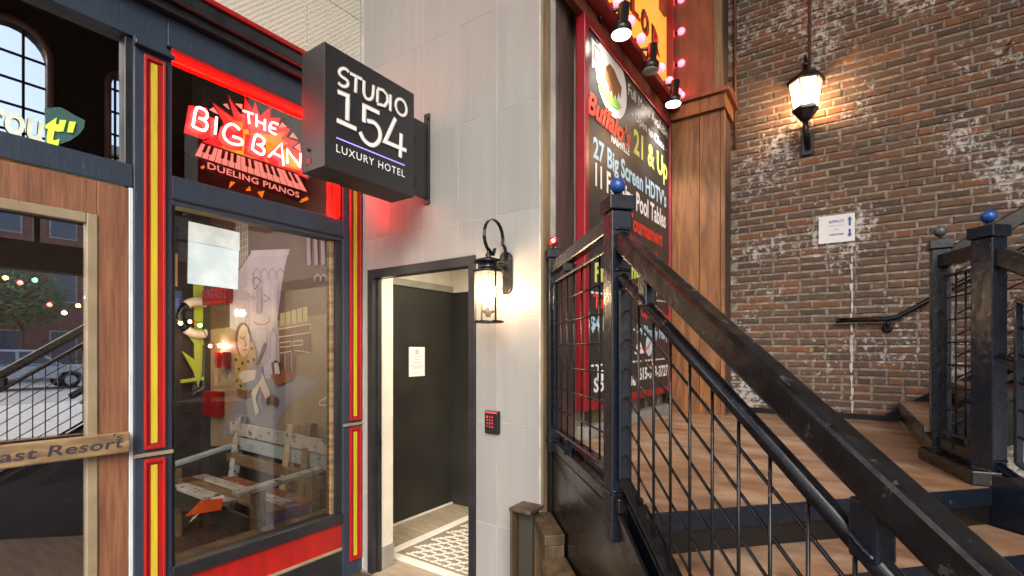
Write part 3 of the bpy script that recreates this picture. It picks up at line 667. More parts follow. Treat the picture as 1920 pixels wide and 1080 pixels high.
# posters behind the door glass
bpz = thing('show_poster', 'dark poster with gold lettering standing inside the wooden door', 'poster', W(140, 810, 'x', -3.25))
p0 = W(110, 812, 'x', -3.25); p1 = W(164, 690, 'x', -3.25)
part('panel', MB().box(-3.29, -3.26, p0.y, p1.y + .06, p0.z, p1.z), M['bar_wall'], bpz)
M['gold'] = mat('gold_print', (.55, .4, .1), .5, rvar=0)
text('lettering', 'BANG', (-3.26, p0.y + .03, p1.z - .06), (0, 1, 0), (0, 0, 1), p1.y - p0.y, .04, M['gold'], bpz)
text('lettering', 'PIANOS', (-3.26, p0.y + .02, p1.z - .115), (0, 1, 0), (0, 0, 1), p1.y - p0.y, .03, M['gold'], bpz)
text('lettering', 'ARTS', (-3.26, p0.y + .03, p0.z + .02), (0, 1, 0), (0, 0, 1), (p1.y - p0.y) * .9, .035, M['gold'], bpz)
# reclaimed wood bench
bn = thing('bench', 'bench of mismatched painted reclaimed boards inside the shop window', 'bench', (-4.1, 2.05, 0))
M['b_white'] = mat('flaking_white_board', (.55, .58, .58), .6, col2=(.4, .42, .42), scale=6, bump=.4, wear=(.1, .07, .05), wlo=.55, whi=.6)
M['b_blue'] = mat('flaking_blue_board', (.36, .48, .54), .6, col2=(.3, .4, .46), scale=6, bump=.4, wear=(.12, .1, .08), wlo=.58, whi=.63)
M['b_red'] = mat('flaking_red_board', (.28, .06, .04), .6, col2=(.2, .12, .1), scale=9, bump=.4, wear=(.45, .4, .35), wlo=.56, whi=.62)
M['b_raw'] = mat('raw_board', (.24, .17, .10), .65, col2=(.13, .09, .06), scale=7, stretch=(.6, 4, 4), bump=.4)
M['b_purple'] = mat('purple_board', (.36, .24, .62), .6, col2=(.28, .18, .5), scale=7, bump=.3, wear=(.1, .08, .1), wlo=.62, whi=.68)
M['b_yellow'] = mat('yellow_board', (.58, .5, .22), .6, col2=(.5, .46, .38), scale=7, bump=.3, wear=(.5, .1, .06), wlo=.56, whi=.6)
bx0, bx1 = -4.75, -3.32
for (x, mt, top) in ((-4.62, 'b_white', .98), (-3.78, 'b_yellow', .97), (-3.52, 'b_raw', 1.0)):
    part('back_post', MB().beam((x, 2.16, .02), (x, 2.29, top), .085, .06, (0, -1, 0)), M[mt], bn, .006)
part('back_rail', MB().beam((bx0, 2.262, .86), (bx1 + .12, 2.25, .84), .035, .11), M['b_white'], bn, .005)
part('back_rail', MB().beam((bx0, 2.226, .60), (bx1 + .04, 2.22, .58), .035, .10), M['b_raw'], bn, .005)
part('back_board', MB().beam((bx0 + .05, 2.262, .73), (bx1 + .1, 2.252, .72), .02, .11), M['b_blue'], bn, .004)
for k, (mt, a, b) in enumerate((('b_white', bx0 - .1, bx1 - .5), ('b_raw', bx0 - .1, bx1), ('b_white', bx0 - .1, bx1 - .1), ('b_red', bx0 + .2, bx1))):
    part('seat_board', MB().box(a, b, 1.74 + k * .115, 1.74 + k * .115 + .11, .42, .45), M[mt], bn, .005)
part('arm', MB().beam((-4.70, 2.25, .70), (-4.72, 1.72, .60), .09, .03), M['b_blue'], bn, .006)
part('arm', MB().beam((-3.36, 2.26, .66), (-3.36, 1.62, .62), .10, .03), M['b_white'], bn, .006)
for (x, y, h) in ((-4.70, 1.78, .58), (-3.37, 1.78, .6), (-3.37, 2.2, .63), (-4.70, 2.2, .42)):
    part('leg', MB().beam((x, y, 0.005), (x, y, h), .09, .07, (0, 1, 0)), M['b_raw'], bn, .006)
ap = MB().prism([(-3.40, 1.80, .43), (-3.40, 2.17, .43), (-3.40, 2.17, .18), (-3.40, 2.1, .24), (-3.40, 1.98, .29), (-3.40, 1.87, .25), (-3.40, 1.80, .2)], (.03, 0, 0)); part('side_apron', ap, M['b_purple'], bn, .004)
part('front_apron', MB().box(bx0, -3.42, 1.745, 1.775, .27, .415), M['crate_dark'], bn, .004)
# flyers on the seat
fy = thing('flyer', 'crumpled orange flyers hanging over the edge of the painted bench', 'flyer', (-4.05, 1.72, .45))
M['orange'] = mat('orange_print', (.75, .10, .01), .5, rvar=0)
fp = [W(348, 968, 'y', 1.70), W(378, 938, 'y', 1.72), W(418, 934, 'y', 1.72), W(416, 956, 'y', 1.70)]
part('sheet', MB().prism(fp, (0, -.004, .001)), M['orange'], fy)
fq = [W(354, 980, 'y', 1.71), W(384, 955, 'y', 1.72), W(424, 940, 'y', 1.74), W(418, 928, 'y', 1.76), W(390, 936, 'y', 1.75)]
part('sheet', MB().prism(fq, (0, .004, -.001)), M['paper'], fy)
# paper taped on the shop window
wp = thing('window_paper', 'pale blank paper taped inside the shop window, top left', 'paper', W(400, 540, 'x', XS - .046))
p0 = W(352, 537, 'x', XS - .046); p1 = W(447, 418, 'x', XS - .046)
q = [W(354, 415, 'x', XS - .046), W(449, 436, 'x', XS - .046), W(446, 543, 'x', XS - .046), W(352, 531, 'x', XS - .046)]
part('sheet', MB().prism(q, (-.003, 0, 0)), M['paper_blue'], wp)
q = [W(354, 415, 'x', XS - .0455), W(449, 436, 'x', XS - .0455), W(449, 470, 'x', XS - .0455), W(354, 452, 'x', XS - .0455)]
part('fold', MB().prism([p + Vector((.0008, 0, 0)) for p in q], (.0006, 0, 0)), M['tape'], wp)
# interior lamps
def pendant(x, y, z, lb):
    o = thing('pendant_lamp', lb, 'pendant lamp', (x, y, z), 'pendant lamps in the bar')
    part('cord', MB().tube([(x, y, z + .16), (x, y, 3.6)], .006, 6), M['black_trim'], o)
    part('shade', MB().lathe((x, y, z), [(.16, .0), (.15, .03), (.06, .12), (.02, .17)], 18), M['metal_black'], o)
    part('bulb', MB().sphere((x, y, z - .03), .035, 12), M['pend_bulb'], o)
M['pend_bulb'] = emis('pendant_bulb', (1, .80, .60), 330)
pendant(-4.3, 1.35, 2.55, 'dark pendant lamp hanging over the bench in the bar'); pendant(-4.6, -.2, 2.5, 'dark pendant lamp hanging behind the wooden door')
# fairy lights inside
fs = thing('fairy_lights', 'string of coloured fairy lights across the bar behind the door', 'fairy lights', (-4.9, .6, 2.1))
fc = [('fl_red', (1, .05, .04)), ('fl_green', (.05, 1, .2)), ('fl_blue', (.15, .15, 1)), ('fl_amber', (1, .5, .06)), ('fl_white', (1, .8, .6))]
for k, c in fc: M[k] = emis(k, c, 60)
wire = []
for k in range(34):
    y = -.4 + k * .082; z = 2.05 + .1 * math.sin(k * .9) - .35 * (k > 17) * ((k - 17) / 17) + .05 * math.sin(k * 2.3)
    p = Vector((-5.1 + .02 * math.sin(k), y, z)); wire.append(p)
    part('bulb', MB().sphere(p - Vector((0, 0, .02)), .017, 8), M[fc[random.randrange(5)][0]], fs)
part('wire', MB().tube(wire, .004, 5), M['black_trim'], fs)

# ------------------------------------------------------------------ neon sign in the transom
XN = XS - .10
def zp(zx, zy, d=0): return W(340 + zx * .2222, 160 + zy * .2222, 'x', XN + d)
ns = thing('neon_sign', 'red starburst neon sign with piano keys in the storefront transom', 'neon sign', zp(560, 960))
M['n_red'] = emis('burst_red', (1, .03, .035), .5, (.5, .015, .02)); M['n_dark'] = mat('burst_dark', (.12, .006, .008), .4)  # painted burst panels glow themselves, standing in for neon light on them
M['n_orange'] = emis('burst_orange', (1, .2, .01), .6, (.8, .22, .01)); M['n_yellow'] = emis('burst_yellow', (1, .5, .04), .35, (.8, .5, .03)); M['n_pink'] = emis('burst_pink', (1, .25, .19), .62, (.75, .33, .3))  # same neon light put into the orange, yellow and pink pieces as emission
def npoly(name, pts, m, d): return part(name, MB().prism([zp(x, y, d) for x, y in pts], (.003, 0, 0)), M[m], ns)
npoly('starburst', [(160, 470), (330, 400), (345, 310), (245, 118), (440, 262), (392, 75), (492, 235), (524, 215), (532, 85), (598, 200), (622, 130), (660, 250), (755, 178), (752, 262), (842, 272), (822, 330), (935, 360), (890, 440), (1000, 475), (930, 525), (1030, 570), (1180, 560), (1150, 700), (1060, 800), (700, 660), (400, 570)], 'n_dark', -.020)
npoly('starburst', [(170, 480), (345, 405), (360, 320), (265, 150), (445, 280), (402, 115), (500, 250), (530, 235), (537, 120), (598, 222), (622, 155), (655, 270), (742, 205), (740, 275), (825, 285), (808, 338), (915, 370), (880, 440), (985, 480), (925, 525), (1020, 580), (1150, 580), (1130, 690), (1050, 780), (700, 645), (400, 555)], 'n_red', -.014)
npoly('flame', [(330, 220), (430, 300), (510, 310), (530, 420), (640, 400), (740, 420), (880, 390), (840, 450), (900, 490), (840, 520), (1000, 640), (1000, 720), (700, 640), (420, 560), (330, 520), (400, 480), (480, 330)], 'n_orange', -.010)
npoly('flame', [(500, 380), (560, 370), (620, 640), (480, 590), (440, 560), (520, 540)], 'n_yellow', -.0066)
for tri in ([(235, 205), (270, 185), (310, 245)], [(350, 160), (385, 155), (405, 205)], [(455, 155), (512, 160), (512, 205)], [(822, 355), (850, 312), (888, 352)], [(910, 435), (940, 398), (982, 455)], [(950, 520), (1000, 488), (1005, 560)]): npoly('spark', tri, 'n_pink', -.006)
# letter shadow plates behind BIG BANG
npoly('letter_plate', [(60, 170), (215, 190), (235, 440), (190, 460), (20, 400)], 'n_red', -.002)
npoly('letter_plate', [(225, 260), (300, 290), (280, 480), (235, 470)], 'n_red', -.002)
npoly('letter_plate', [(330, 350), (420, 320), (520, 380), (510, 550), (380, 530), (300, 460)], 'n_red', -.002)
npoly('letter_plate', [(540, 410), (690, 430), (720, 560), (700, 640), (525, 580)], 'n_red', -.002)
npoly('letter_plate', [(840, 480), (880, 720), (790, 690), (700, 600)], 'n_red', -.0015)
# piano keys
def key(t, v):   # quad grid of the keyboard: t along, v 0 top .. 1 bottom
    tl, tr = Vector((165, 490)), Vector((980, 755)); bl, br = Vector((112, 590)), Vector((1062, 900))
    a = tl.lerp(tr, t); b = bl.lerp(br, t); return a.lerp(b, v)
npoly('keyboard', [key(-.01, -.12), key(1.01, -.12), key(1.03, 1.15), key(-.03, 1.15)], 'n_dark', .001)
nk = 17
for k in range(nk):
    q = [key((k + .07) / nk, 0), key((k + .93) / nk, 0), key((k + .93) / nk, 1), key((k + .07) / nk, 1)]
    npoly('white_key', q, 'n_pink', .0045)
for k in range(nk - 1):
    if k % 7 in (2, 6): continue
    q = [key((k + .75) / nk, -.02), key((k + 1.28) / nk, -.02), key((k + 1.28) / nk, .58), key((k + .75) / nk, .58)]
    npoly('black_key', q, 'n_dark', .008)
# banner with DUELING PIANOS
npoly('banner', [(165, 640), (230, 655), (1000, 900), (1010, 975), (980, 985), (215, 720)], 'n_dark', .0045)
a, b = zp(220, 700, .008), zp(995, 950, .008)
du_ = (b - a); text('lettering', 'DUELING PIANOS', a, du_.normalized(), (0, 0, 1), du_.length, .036, M['n_pink'], ns, .001, 0, 1.05, .02)
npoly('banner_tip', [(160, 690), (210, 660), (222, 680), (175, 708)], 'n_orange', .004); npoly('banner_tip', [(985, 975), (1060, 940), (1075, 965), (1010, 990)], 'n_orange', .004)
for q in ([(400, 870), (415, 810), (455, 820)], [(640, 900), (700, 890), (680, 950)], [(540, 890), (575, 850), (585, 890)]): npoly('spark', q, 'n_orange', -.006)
def arc(cx, cy, rx, ry, a0, a1, n=10): return [(cx + rx * math.cos(R_(a0 + (a1 - a0) * k / n)), cy - ry * math.sin(R_(a0 + (a1 - a0) * k / n))) for k in range(n + 1)]
def sm(pts, it=2):     # corner-cutting, keeps ends
    for _ in range(it):
        o = [pts[0]]
        for a, b in zip(pts, pts[1:]): o += [(a[0] * .75 + b[0] * .25, a[1] * .75 + b[1] * .25), (a[0] * .25 + b[0] * .75, a[1] * .25 + b[1] * .75)]
        pts = o + [pts[-1]]
    return pts
tubes = {'B': [[(98, 345), (122, 190), (160, 185), (215, 220), (222, 268), (190, 290), (150, 275)], [(190, 290), (222, 330), (205, 385), (150, 372), (98, 345)]],
 'I': [[(298, 268), (286, 412)]], 'G': [[(492, 375), (445, 325), (390, 330), (352, 395), (368, 455), (420, 492), (505, 505), (520, 478), (500, 450), (435, 430)]],
 'B2': [[(598, 535), (622, 420), (655, 418), (700, 455), (700, 490), (665, 505), (640, 495)], [(665, 505), (705, 545), (690, 590), (640, 570), (598, 535)]],
 'A': [[(738, 602), (845, 492), (862, 678)], [(770, 566), (850, 606)]], 'N': [[(895, 655), (892, 538), (1003, 690), (1006, 575)]], 'G2': [[(1150, 640), (1100, 600), (1060, 630), (1060, 700), (1110, 750), (1150, 740), (1150, 705), (1115, 695)]],
 'T': [[(522, 214), (606, 242)], [(566, 228), (572, 322)]], 'H': [[(634, 245), (636, 348)], [(706, 288), (704, 378)], [(636, 300), (704, 330)]], 'E': [[(816, 330), (765, 305), (742, 350), (748, 392), (800, 415)], [(748, 352), (796, 368)]]}
for k, strokes in tubes.items():
    mb = MB()
    for s in strokes:
        s2 = sm(s, 2) if len(s) > 3 and k[0] in 'BGE' else s
        if len(s2) == 2: s2 = [(s2[0][0] + (s2[1][0] - s2[0][0]) * t / 3, s2[0][1] + (s2[1][1] - s2[0][1]) * t / 3) for t in range(4)]
        mb.tube([zp(x, y, .022) for x, y in s2], .0056 if k in 'THE' else .0067, 8)
    part('neon_tube', mb, M['neon_white'], ns)

# ------------------------------------------------------------------ hanging hotel sign
hs = thing('hanging_sign', 'square black projecting sign reading STUDIO 154 beside the doorway', 'sign', (-2.228, YG, 2.5))
SX0, SX1, SY0, SY1, SZ0, SZ1 = -2.326, -2.13, 1.456, 2.06, 2.493, 3.11
part('sign_box', MB().box(SX0, SX1, SY0, SY1, SZ0, SZ1), M['sign_box'], hs, .003)
part('edge_bolt', MB().tube([(-2.26, SY0 - .012, 2.60), (-2.26, SY0 + .002, 2.60)], .008, 8), M['metal_black'], hs)
part('edge_tab', MB().box(-2.28, -2.245, SY0 - .003, SY0 + .001, 2.53, 2.56), M['red_frame'], hs)
def sp(zx, zy, d=.001): return W(540 + zx * .3517, 40 + zy * .3517, 'x', SX1 + d)
studio = [[(322, 272), (308, 253), (283, 252), (269, 272), (282, 295), (312, 312), (322, 333), (310, 350), (285, 347), (267, 328)], [(330, 278), (394, 311)], [(362, 303), (359, 380)],
 [(405, 316), (402, 385), (414, 412), (434, 420), (452, 405), (456, 342)], [(476, 359), (505, 368), (528, 395), (530, 428), (514, 452), (474, 440)], [(477, 366), (475, 432)], [(546, 392), (544, 478)]]
for k, s in enumerate(studio):
    cl_ = False
    s2 = sm(s, 2) if k in (0, 3) else s
    part('letter', MB().ribbon([sp(x, y, .001 + .0007 * k) for x, y in s2], .018, (1, 0, 0), .004), M['letter_edge'], hs)
    part('letter_face', MB().ribbon([sp(x, y, .0055 + .0007 * k) for x, y in s2], .010, (1, 0, 0), .001), M['white_letter'], hs)
O_ = [(602 + 29 * math.cos(t) , 459 + 42 * math.sin(t) + 14 * math.cos(t)) for t in [k * math.pi / 10 for k in range(20)]]
part('letter', MB().ribbon([sp(x, y) for x, y in O_], .018, (1, 0, 0), .004, True), M['letter_edge'], hs)
part('letter_face', MB().ribbon([sp(x, y, .0055) for x, y in O_], .010, (1, 0, 0), .001, True), M['white_letter'], hs)
nums = [[(265, 376), (318, 398), (315, 528)], [(260, 528), (364, 576)], [(486, 490), (406, 452), (404, 538)], sm([(422, 531), (462, 540), (492, 585), (488, 640), (450, 668), (405, 640), (382, 590)], 2), [(572, 518), (516, 642), (630, 690)], [(603, 600), (597, 726)]]
for k, s in enumerate(nums):
    part('numeral', MB().ribbon([sp(x, y, .001 + .0007 * k) for x, y in s], .025, (1, 0, 0), .004), M['letter_edge'], hs)
    part('numeral_face', MB().ribbon([sp(x, y, .0055 + .0007 * k) for x, y in s], .017, (1, 0, 0), .001), M['white_letter'], hs)
part('violet_line', MB().ribbon([sp(257, 620), sp(621, 768)], .0055, (1, 0, 0), .002), M['violet_led'], hs)
a = sp(257, 695); b = sp(622, 832); text('lettering', 'LUXURY HOTEL', a, (0, 1, (b.z - a.z) / (b.y - a.y)), (0, 0, 1), b.y - a.y, .040, M['white_letter'], hs, .001, 0, 1.15)
part('wall_plate', MB().box(-2.25, -2.205, YG - .014, YG - .0005, 2.52, 3.10), M['sign_box'], hs, .003)
part('bracket_web', MB().box(-2.236, -2.222, SY1, YG - .014, 2.55, 3.03), M['sign_box'], hs, .003)
for z in (2.60, 2.86): part('bracket_tab', MB().box(-2.222, -2.200, SY1 + .02, SY1 + .08, z, z + .06), M['metal_black'], hs, .003)
for z in (2.56, 3.06): part('wall_bolt', MB().tube([(-2.21, YG - .022, z), (-2.21, YG - .013, z)], .008, 6), M['metal_black'], hs)

# ------------------------------------------------------------------ wall lantern by the doorway
la = thing('wall_lantern', 'black wall lantern with clear glass cylinder beside the hotel doorway', 'wall lantern', (-1.6, YG, 1.75))
lx, ly = -1.604, 2.10
bpl = MB(); prof = [(math.cos(t) * .042, math.sin(t) * .042) for t in [k * math.pi / 10 for k in range(11)]]
pts = [(lx + a, YG - .001, 2.10 + b) for a, b in prof] + [(lx - a, YG - .001, 1.94 - b) for a, b in prof]
part('back_plate', bpl.prism(pts, (0, -.022, 0)), M['metal_black'], la, .004)
scr = [(lx, YG - .02, 2.08), (lx, YG - .035, 2.16)] + [(lx, ly + .035 + .095 * math.cos(t) * .9, 2.20 + .095 * math.sin(t)) for t in [R_(-15 + 20 * k) for k in range(14)]] + [(lx, ly - .012, 2.128), (lx, ly + .03, 2.10), (lx, ly + .045, 2.14)]
part('scroll_arm', MB().ribbon(scr, .004, (1, 0, 0), .02), M['metal_black'], la)
part('finial', MB().lathe((lx, ly, 2.075), [(.02, 0), (.012, .01), (.018, .022), (.008, .04), (.012, .05), (.003, .06)], 12), M['metal_black'], la)
part('cap', MB().lathe((lx, ly, 2.0), [(.084, .0), (.086, .012), (.058, .016), (.056, .052), (.082, .056), (.08, .066), (.03, .082)], 24), M['metal_black'], la)
part('cap_arm', MB().box(lx - .012, lx + .012, ly + .05, YG - .02, 2.03, 2.055), M['metal_black'], la, .002)
part('glass_cylinder', MB().lathe((lx, ly, 1.735), [(.076, 0), (.076, .263)], 28), M['glass_lamp'], la)
gl_ = la.children[-1]
bm = bmesh.new(); bm.from_mesh(gl_.data); bmesh.ops.delete(bm, geom=[f for f in bm.faces if len(f.verts) > 4], context='FACES'); bm.to_mesh(gl_.data); bm.free()
ringp = [(lx + .081 * math.cos(t), ly + .081 * math.sin(t), 1.735) for t in [k * math.pi / 14 for k in range(28)]]
part('bottom_ring', MB().tube(ringp, .006, 6, True), M['metal_black'], la)
for t in (-25, 155):
    part('frame_strap', MB().beam((lx + .082 * math.cos(R_(t)), ly + .082 * math.sin(R_(t)), 1.735), (lx + .082 * math.cos(R_(t)), ly + .082 * math.sin(R_(t)), 2.0), .010, .003, (math.cos(R_(t)), math.sin(R_(t)), 0)), M['metal_black'], la)
part('candle_tray', MB().lathe((lx, ly, 1.78), [(.012, -.02), (.02, 0), (.042, .006), (.042, .014), (.01, .014)], 14), M['metal_black'], la)
part('centre_rod', MB().tube([(lx, ly, 1.79), (lx, ly, 2.0)], .004, 6), M['metal_black'], la)
for t in (30, 150, 270):
    c = Vector((lx + .03 * math.cos(R_(t)), ly + .03 * math.sin(R_(t)), 1.795))
    o = part('candle', MB().tube([c, c + Vector((0, 0, .075))], .009, 8), M['paper'], la)
    part('bulb', MB().lathe(c + Vector((0, 0, .076)), [(.007, 0), (.013, .014), (.014, .026), (.008, .045), (.002, .058)], 10), M['warm_bulb'], o)

# keypad
kp = thing('keypad', 'small black keypad with glowing red digits on the grey wall', 'keypad', (-1.7, YG, 1.1))
k0 = W(913, 811, 'y', YG); k1 = W(939, 771, 'y', YG)
part('case', MB().box(k0.x, k1.x, YG - .024, YG - .0005, k0.z, k1.z), M['keypad'], kp, .006)
part('status_bar', MB().box(k0.x + .012, k1.x - .012, YG - .026, YG - .0241, k1.z - .013, k1.z - .006), M['key_red'], kp)
for i, row in enumerate(('123', '456', '789', '*0#')):
    for j, ch in enumerate(row):
        text('digit', ch, (k0.x + .016 + j * .018, YG - .0242, k1.z - .04 - i * .019), (1, 0, 0), (0, 0, 1), .009, .011, M['key_red'], kp, .0006)

# ------------------------------------------------------------------ timber wall, chalkboard and marquee beside the stairs
tb = thing('timber_wall', 'vertical plank wall behind the black menu board', 'wall', (XB, 3.4, ZL))
part('backing', MB().box(XB - .12, XB - .04, YG + .165, YB + .1, 0, HW), M['timber_dark'], tb)
yq = YG + .166
pw = [(.07, 'timber_olive', .012), (.17, 'timber_dark', .0), (.13, 'timber_dark', -.014)]
widths = [.13, .10, .15, .12, .09, .14]
k = 0
part('plank', MB().box(XB - .04, XB + .010, YG + .003, YG + .085, ZL - .6, HW), M['timber_olive'], tb, .004)
part('plank', MB().box(XB - .04, XB - .002, YG + .088, YG + .30, ZL - .4, HW), M['timber_dark'], tb, .004)
part('plank', MB().box(XB - .04, XB - .028, YG + .303, YG + .44, ZL, HW), M['timber_dark'], tb, .004)
yq = YG + .443
while yq < YB - .05:
    wd = widths[k % 6]
    part('plank', MB().box(XB - .04, XB - .02 + .008 * (k % 2), yq + .003, min(yq + wd, YB), ZL, HW), M[('timber_grey', 'timber_dark', 'timber_olive', 'timber_grey', 'timber_dark')[k % 5]], tb, .004)
    yq += wd; k += 1
part('concrete_curb', MB().box(XB - .02, XB + .06, YG + .45, 4.38, ZL - .02, ZL + .075), M['pavement'], tb, .008)
# menu board
XM = -1.30
b0 = W(1093, 770, 'x', XM); b1 = W(1258, 223, 'x', XM)
BY0, BY1, BZ0, BZ1 = W(1094, 657, 'x', XM).y, W(1258, 657, 'x', XM).y, 1.215, 3.60
mb_ = thing('menu_board', 'tall black menu board in red frame listing TVs and pool tables', 'sign board', (XM, 3.5, BZ0))
part('board', MB().box(XM - .04, XM - .004, BY0 + .02, BY1 - .02, BZ0 + .02, BZ1 - .02), M['board'], mb_)
fw = .055
part('frame_rail', MB().box(XM - .05, XM + .012, BY0, BY0 + fw, BZ0, BZ1), M['red_frame'], mb_, .005)
part('frame_rail', MB().box(XM - .05, XM + .012, BY1 - fw, BY1, BZ0, BZ1), M['red_frame'], mb_, .005)
part('frame_rail', MB().box(XM - .05, XM + .0115, BY0 + fw, BY1 - fw, BZ0, BZ0 + fw), M['red_frame'], mb_, .005)
part('frame_rail', MB().box(XM - .05, XM + .0115, BY0 + fw, BY1 - fw, BZ1 - fw, BZ1), M['red_frame'], mb_, .005)
XT = XM - .003
def btext(s, x0, ytop0, ybot0, x1, ybot1, m, shear=0, bold=.03, th=.001):
    a = W(x0, ybot0, 'x', XT); t = W(x0, ytop0, 'x', XT); b = W(x1, ybot1, 'x', XT)
    u = b - a; return text('lettering', s, a, u.normalized(), (0, 0, 1), u.length, (t - a).length, M[m], mb_, th, shear, 1.0, bold)
btext('Full Menu Available', 1178, 155, 177, 1252, 260, 'white_vinyl', 0, .0); btext('- Open to Close -', 1184, 201, 218, 1250, 287, 'white_vinyl', 0, .0)
btext('21 & Up', 1188, 240, 284, 1251, 338, 'lime_vinyl'); btext('NASHVILLE', 1146, 249, 265, 1180, 292, 'white_vinyl')
btext('27 Big Screen HDTV\u2019s', 1112, 255, 293, 1249, 389, 'blue_vinyl'); btext('11 Full Size Pool Tables', 1116, 305, 346, 1248, 428, 'white_vinyl')
btext('Tournament', 1178, 396, 427, 1242, 462, 'red_vinyl'); btext('8 Ball', 1131, 368, 400, 1166, 421, 'red_vinyl'); btext('Weekend', 1180, 449, 470, 1232, 489, 'red_vinyl')
btext('Free When You', 1115, 493, 528, 1238, 517, 'lime_vinyl'); btext('Dine', 1183, 533, 556, 1232, 556, 'lime_vinyl')
btext('Taps', 1112, 552, 577, 1148, 579, 'red_vinyl'); btext('- Open to Close', 1196, 571, 592, 1254, 603, 'red_vinyl')
btext('$4 Drafts', 1107, 592, 618, 1168, 622, 'blue_vinyl'); btext('s - $4 Bloody Mary', 1180, 603, 622, 1252, 637, 'blue_vinyl')
btext('Info', 1120, 685, 714, 1160, 711, 'white_vinyl'); btext('615-313-3727', 1198, 690, 712, 1252, 703, 'white_vinyl'); btext('Specials', 1113, 709, 735, 1170, 727, 'white_vinyl'); btext('ale', 1177, 703, 723, 1192, 722, 'white_vinyl')
for (ya, yb_) in ((548, 566), (686, 672)):
    mb = MB()
    for k in range(24):
        a = W(1108, ya, 'x', XT).lerp(W(1252, yb_, 'x', XT), k / 24); b = W(1108, ya, 'x', XT).lerp(W(1252, yb_, 'x', XT), (k + .6) / 24)
        mb.ribbon([a, b], .012, (1, 0, 0), .001)
    part('dashed_rule', mb, M['white_vinyl'], mb_)
def bpoly(name, pts, m, th): return part(name, MB().prism([W(x, y, 'x', XT + th) for x, y in pts], (.0008, 0, 0)), M[m], mb_)
def z2(l): return [(1085 + x * .2222, 60 + y * .2222) for x, y in l]
y_l, y_r = W(1116, 150, 'x', XT).y, W(1175, 150, 'x', XT).y; c_ = W(1146, 150, 'x', XT); c_.y = (y_l + y_r) / 2
def ledge(t, ry=(y_r - y_l) / 2, rz=.235): return c_ + Vector((0, math.cos(t) * ry, math.sin(t) * rz))
part('logo_disc', MB().prism([ledge(2 * math.pi * k / 32) + Vector((.0, 0, 0)) for k in range(32)], (.0012, 0, 0)), M['white_vinyl'], mb_)
bpoly('logo_map', z2([(108, 45), (180, 135), (200, 200), (185, 290), (112, 300)]), 'white_vinyl', .0014)
mb = MB(); mb.ribbon([W(*p, 'x', XT + .0024) for p in z2([(135, 110), (135, 235), (180, 275), (180, 160), (135, 110)])], .008, (1, 0, 0), .0006); part('logo_line', mb, M['brown_vinyl'], mb_)
bpoly('logo_grass', z2([(155, 415), (200, 440), (290, 545), (345, 600), (360, 640), (330, 655), (270, 620), (200, 520)]), 'green_vinyl', .0024)
bpoly('logo_bison', z2([(232, 290), (262, 268), (300, 320), (330, 400), (362, 470), (352, 560), (335, 500), (322, 580), (308, 520), (290, 570), (280, 490), (262, 520), (248, 440), (218, 380)]), 'brown_vinyl', .0034)
btext('Buffalo\u2019s', 1099, 165, 207, 1181, 280, 'red_vinyl', .35, .03, .005)
btext('THE ORIGINAL SPORTS BAR', 1117, 74, 82, 1168, 141, 'white_vinyl', 0, .01, .003)
bpoly('triangle_badge', [(1190, 664), (1198, 634), (1207, 662)], 'white_vinyl', .001); bpoly('badge_mark', [(1195, 655), (1199, 648), (1203, 654)], 'red_vinyl', .002)
part('planet_badge', MB().prism([W(1217, 648, 'x', XT) + Vector((0, .075 * math.cos(t), .085 * math.sin(t))) for t in [k * math.pi / 10 for k in range(20)]], (.001, 0, 0)), M['blue_vinyl'], mb_)
mb = MB(); mb.ribbon([W(1209, 662, 'x', XT + .0012), W(1224, 634, 'x', XT + .0012)], .02, (1, 0, 0), .0008); part('badge_ring', mb, M['red_vinyl'], mb_)

# marquee above
mq = thing('marquee_sign', 'yellow marquee panel with red letters and pink bulbs above the menu board', 'marquee sign', (XM, 3.6, 3.8))
QZ = 3.80
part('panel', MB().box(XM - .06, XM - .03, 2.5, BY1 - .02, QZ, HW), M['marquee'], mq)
part('bottom_rail', MB().box(XM - .06, XM + .03, 2.4, BY1, QZ - .06, QZ + .012), M['red_frame'], mq, .006)
part('bottom_rail', MB().box(XM - .06, XM + .085, 2.4, BY1 - .002, QZ - .11, QZ - .062), M['red_frame'], mq, .006)
part('side_rail', MB().box(XM - .06, XM + .03, BY1 - .03, BY1 + .02, QZ + .013, HW), M['red_frame'], mq, .006)
part('fascia', MB().box(XM - .05, XM + .0, 2.4, BY1 - .004, BZ1 + .001, QZ - .112), M['red_panel'], mq, .004)
def qz(l): return [(1080 + x * .1852, 0 + y * .1852) for x, y in l]
XQ = XM - .029
def mtext(ch, l):     # l: bottom-left, bottom-right, top-left in zoom px
    a, b, c = [W(*p, 'x', XQ) for p in qz(l)]
    u = b - a; text('letter_outline', ch, a + Vector((0, -.03, .012)), u.normalized(), (c - a).normalized(), u.length, (c - a).length, M['marquee_line'], mq, .001, 0, 1, .05)
    text('letter', ch, a, u.normalized(), (c - a).normalized(), u.length, (c - a).length, M['marquee_letter'], mq, .003, 0, 1, .03)
mtext('L', [(560, 130), (650, 225), (560, -60)]); mtext('O', [(668, 330), (740, 385), (668, 110)]); mtext('R', [(775, 480), (850, 590), (775, 270)])
mtext('R', [(440, -20), (530, 60), (440, -240)])
arrow = [W(*p, 'x', XQ + .004) for p in qz([(840, -60), (905, -60), (912, 80), (915, 170), (890, 170), (840, 90)])]
part('boot_shape', MB().prism(arrow, (.006, 0, 0)), M['brown_vinyl'], mq)
def bulb(p, r=.034):
    o = part('bulb', MB().sphere(p, r, 12), M['neon_bulb'], mq)
    part('socket', MB().tube([p - Vector((.05, 0, 0)), p - Vector((.02, 0, 0))], .016, 8), M['metal_black'], o)
for (x, y) in qz([(425, 25), (552, 212), (660, 388), (862, 685), (948, 820), (1035, 935)]): bulb(W(x, y, 'x', XM + .075))
yb2 = BY1 + .035
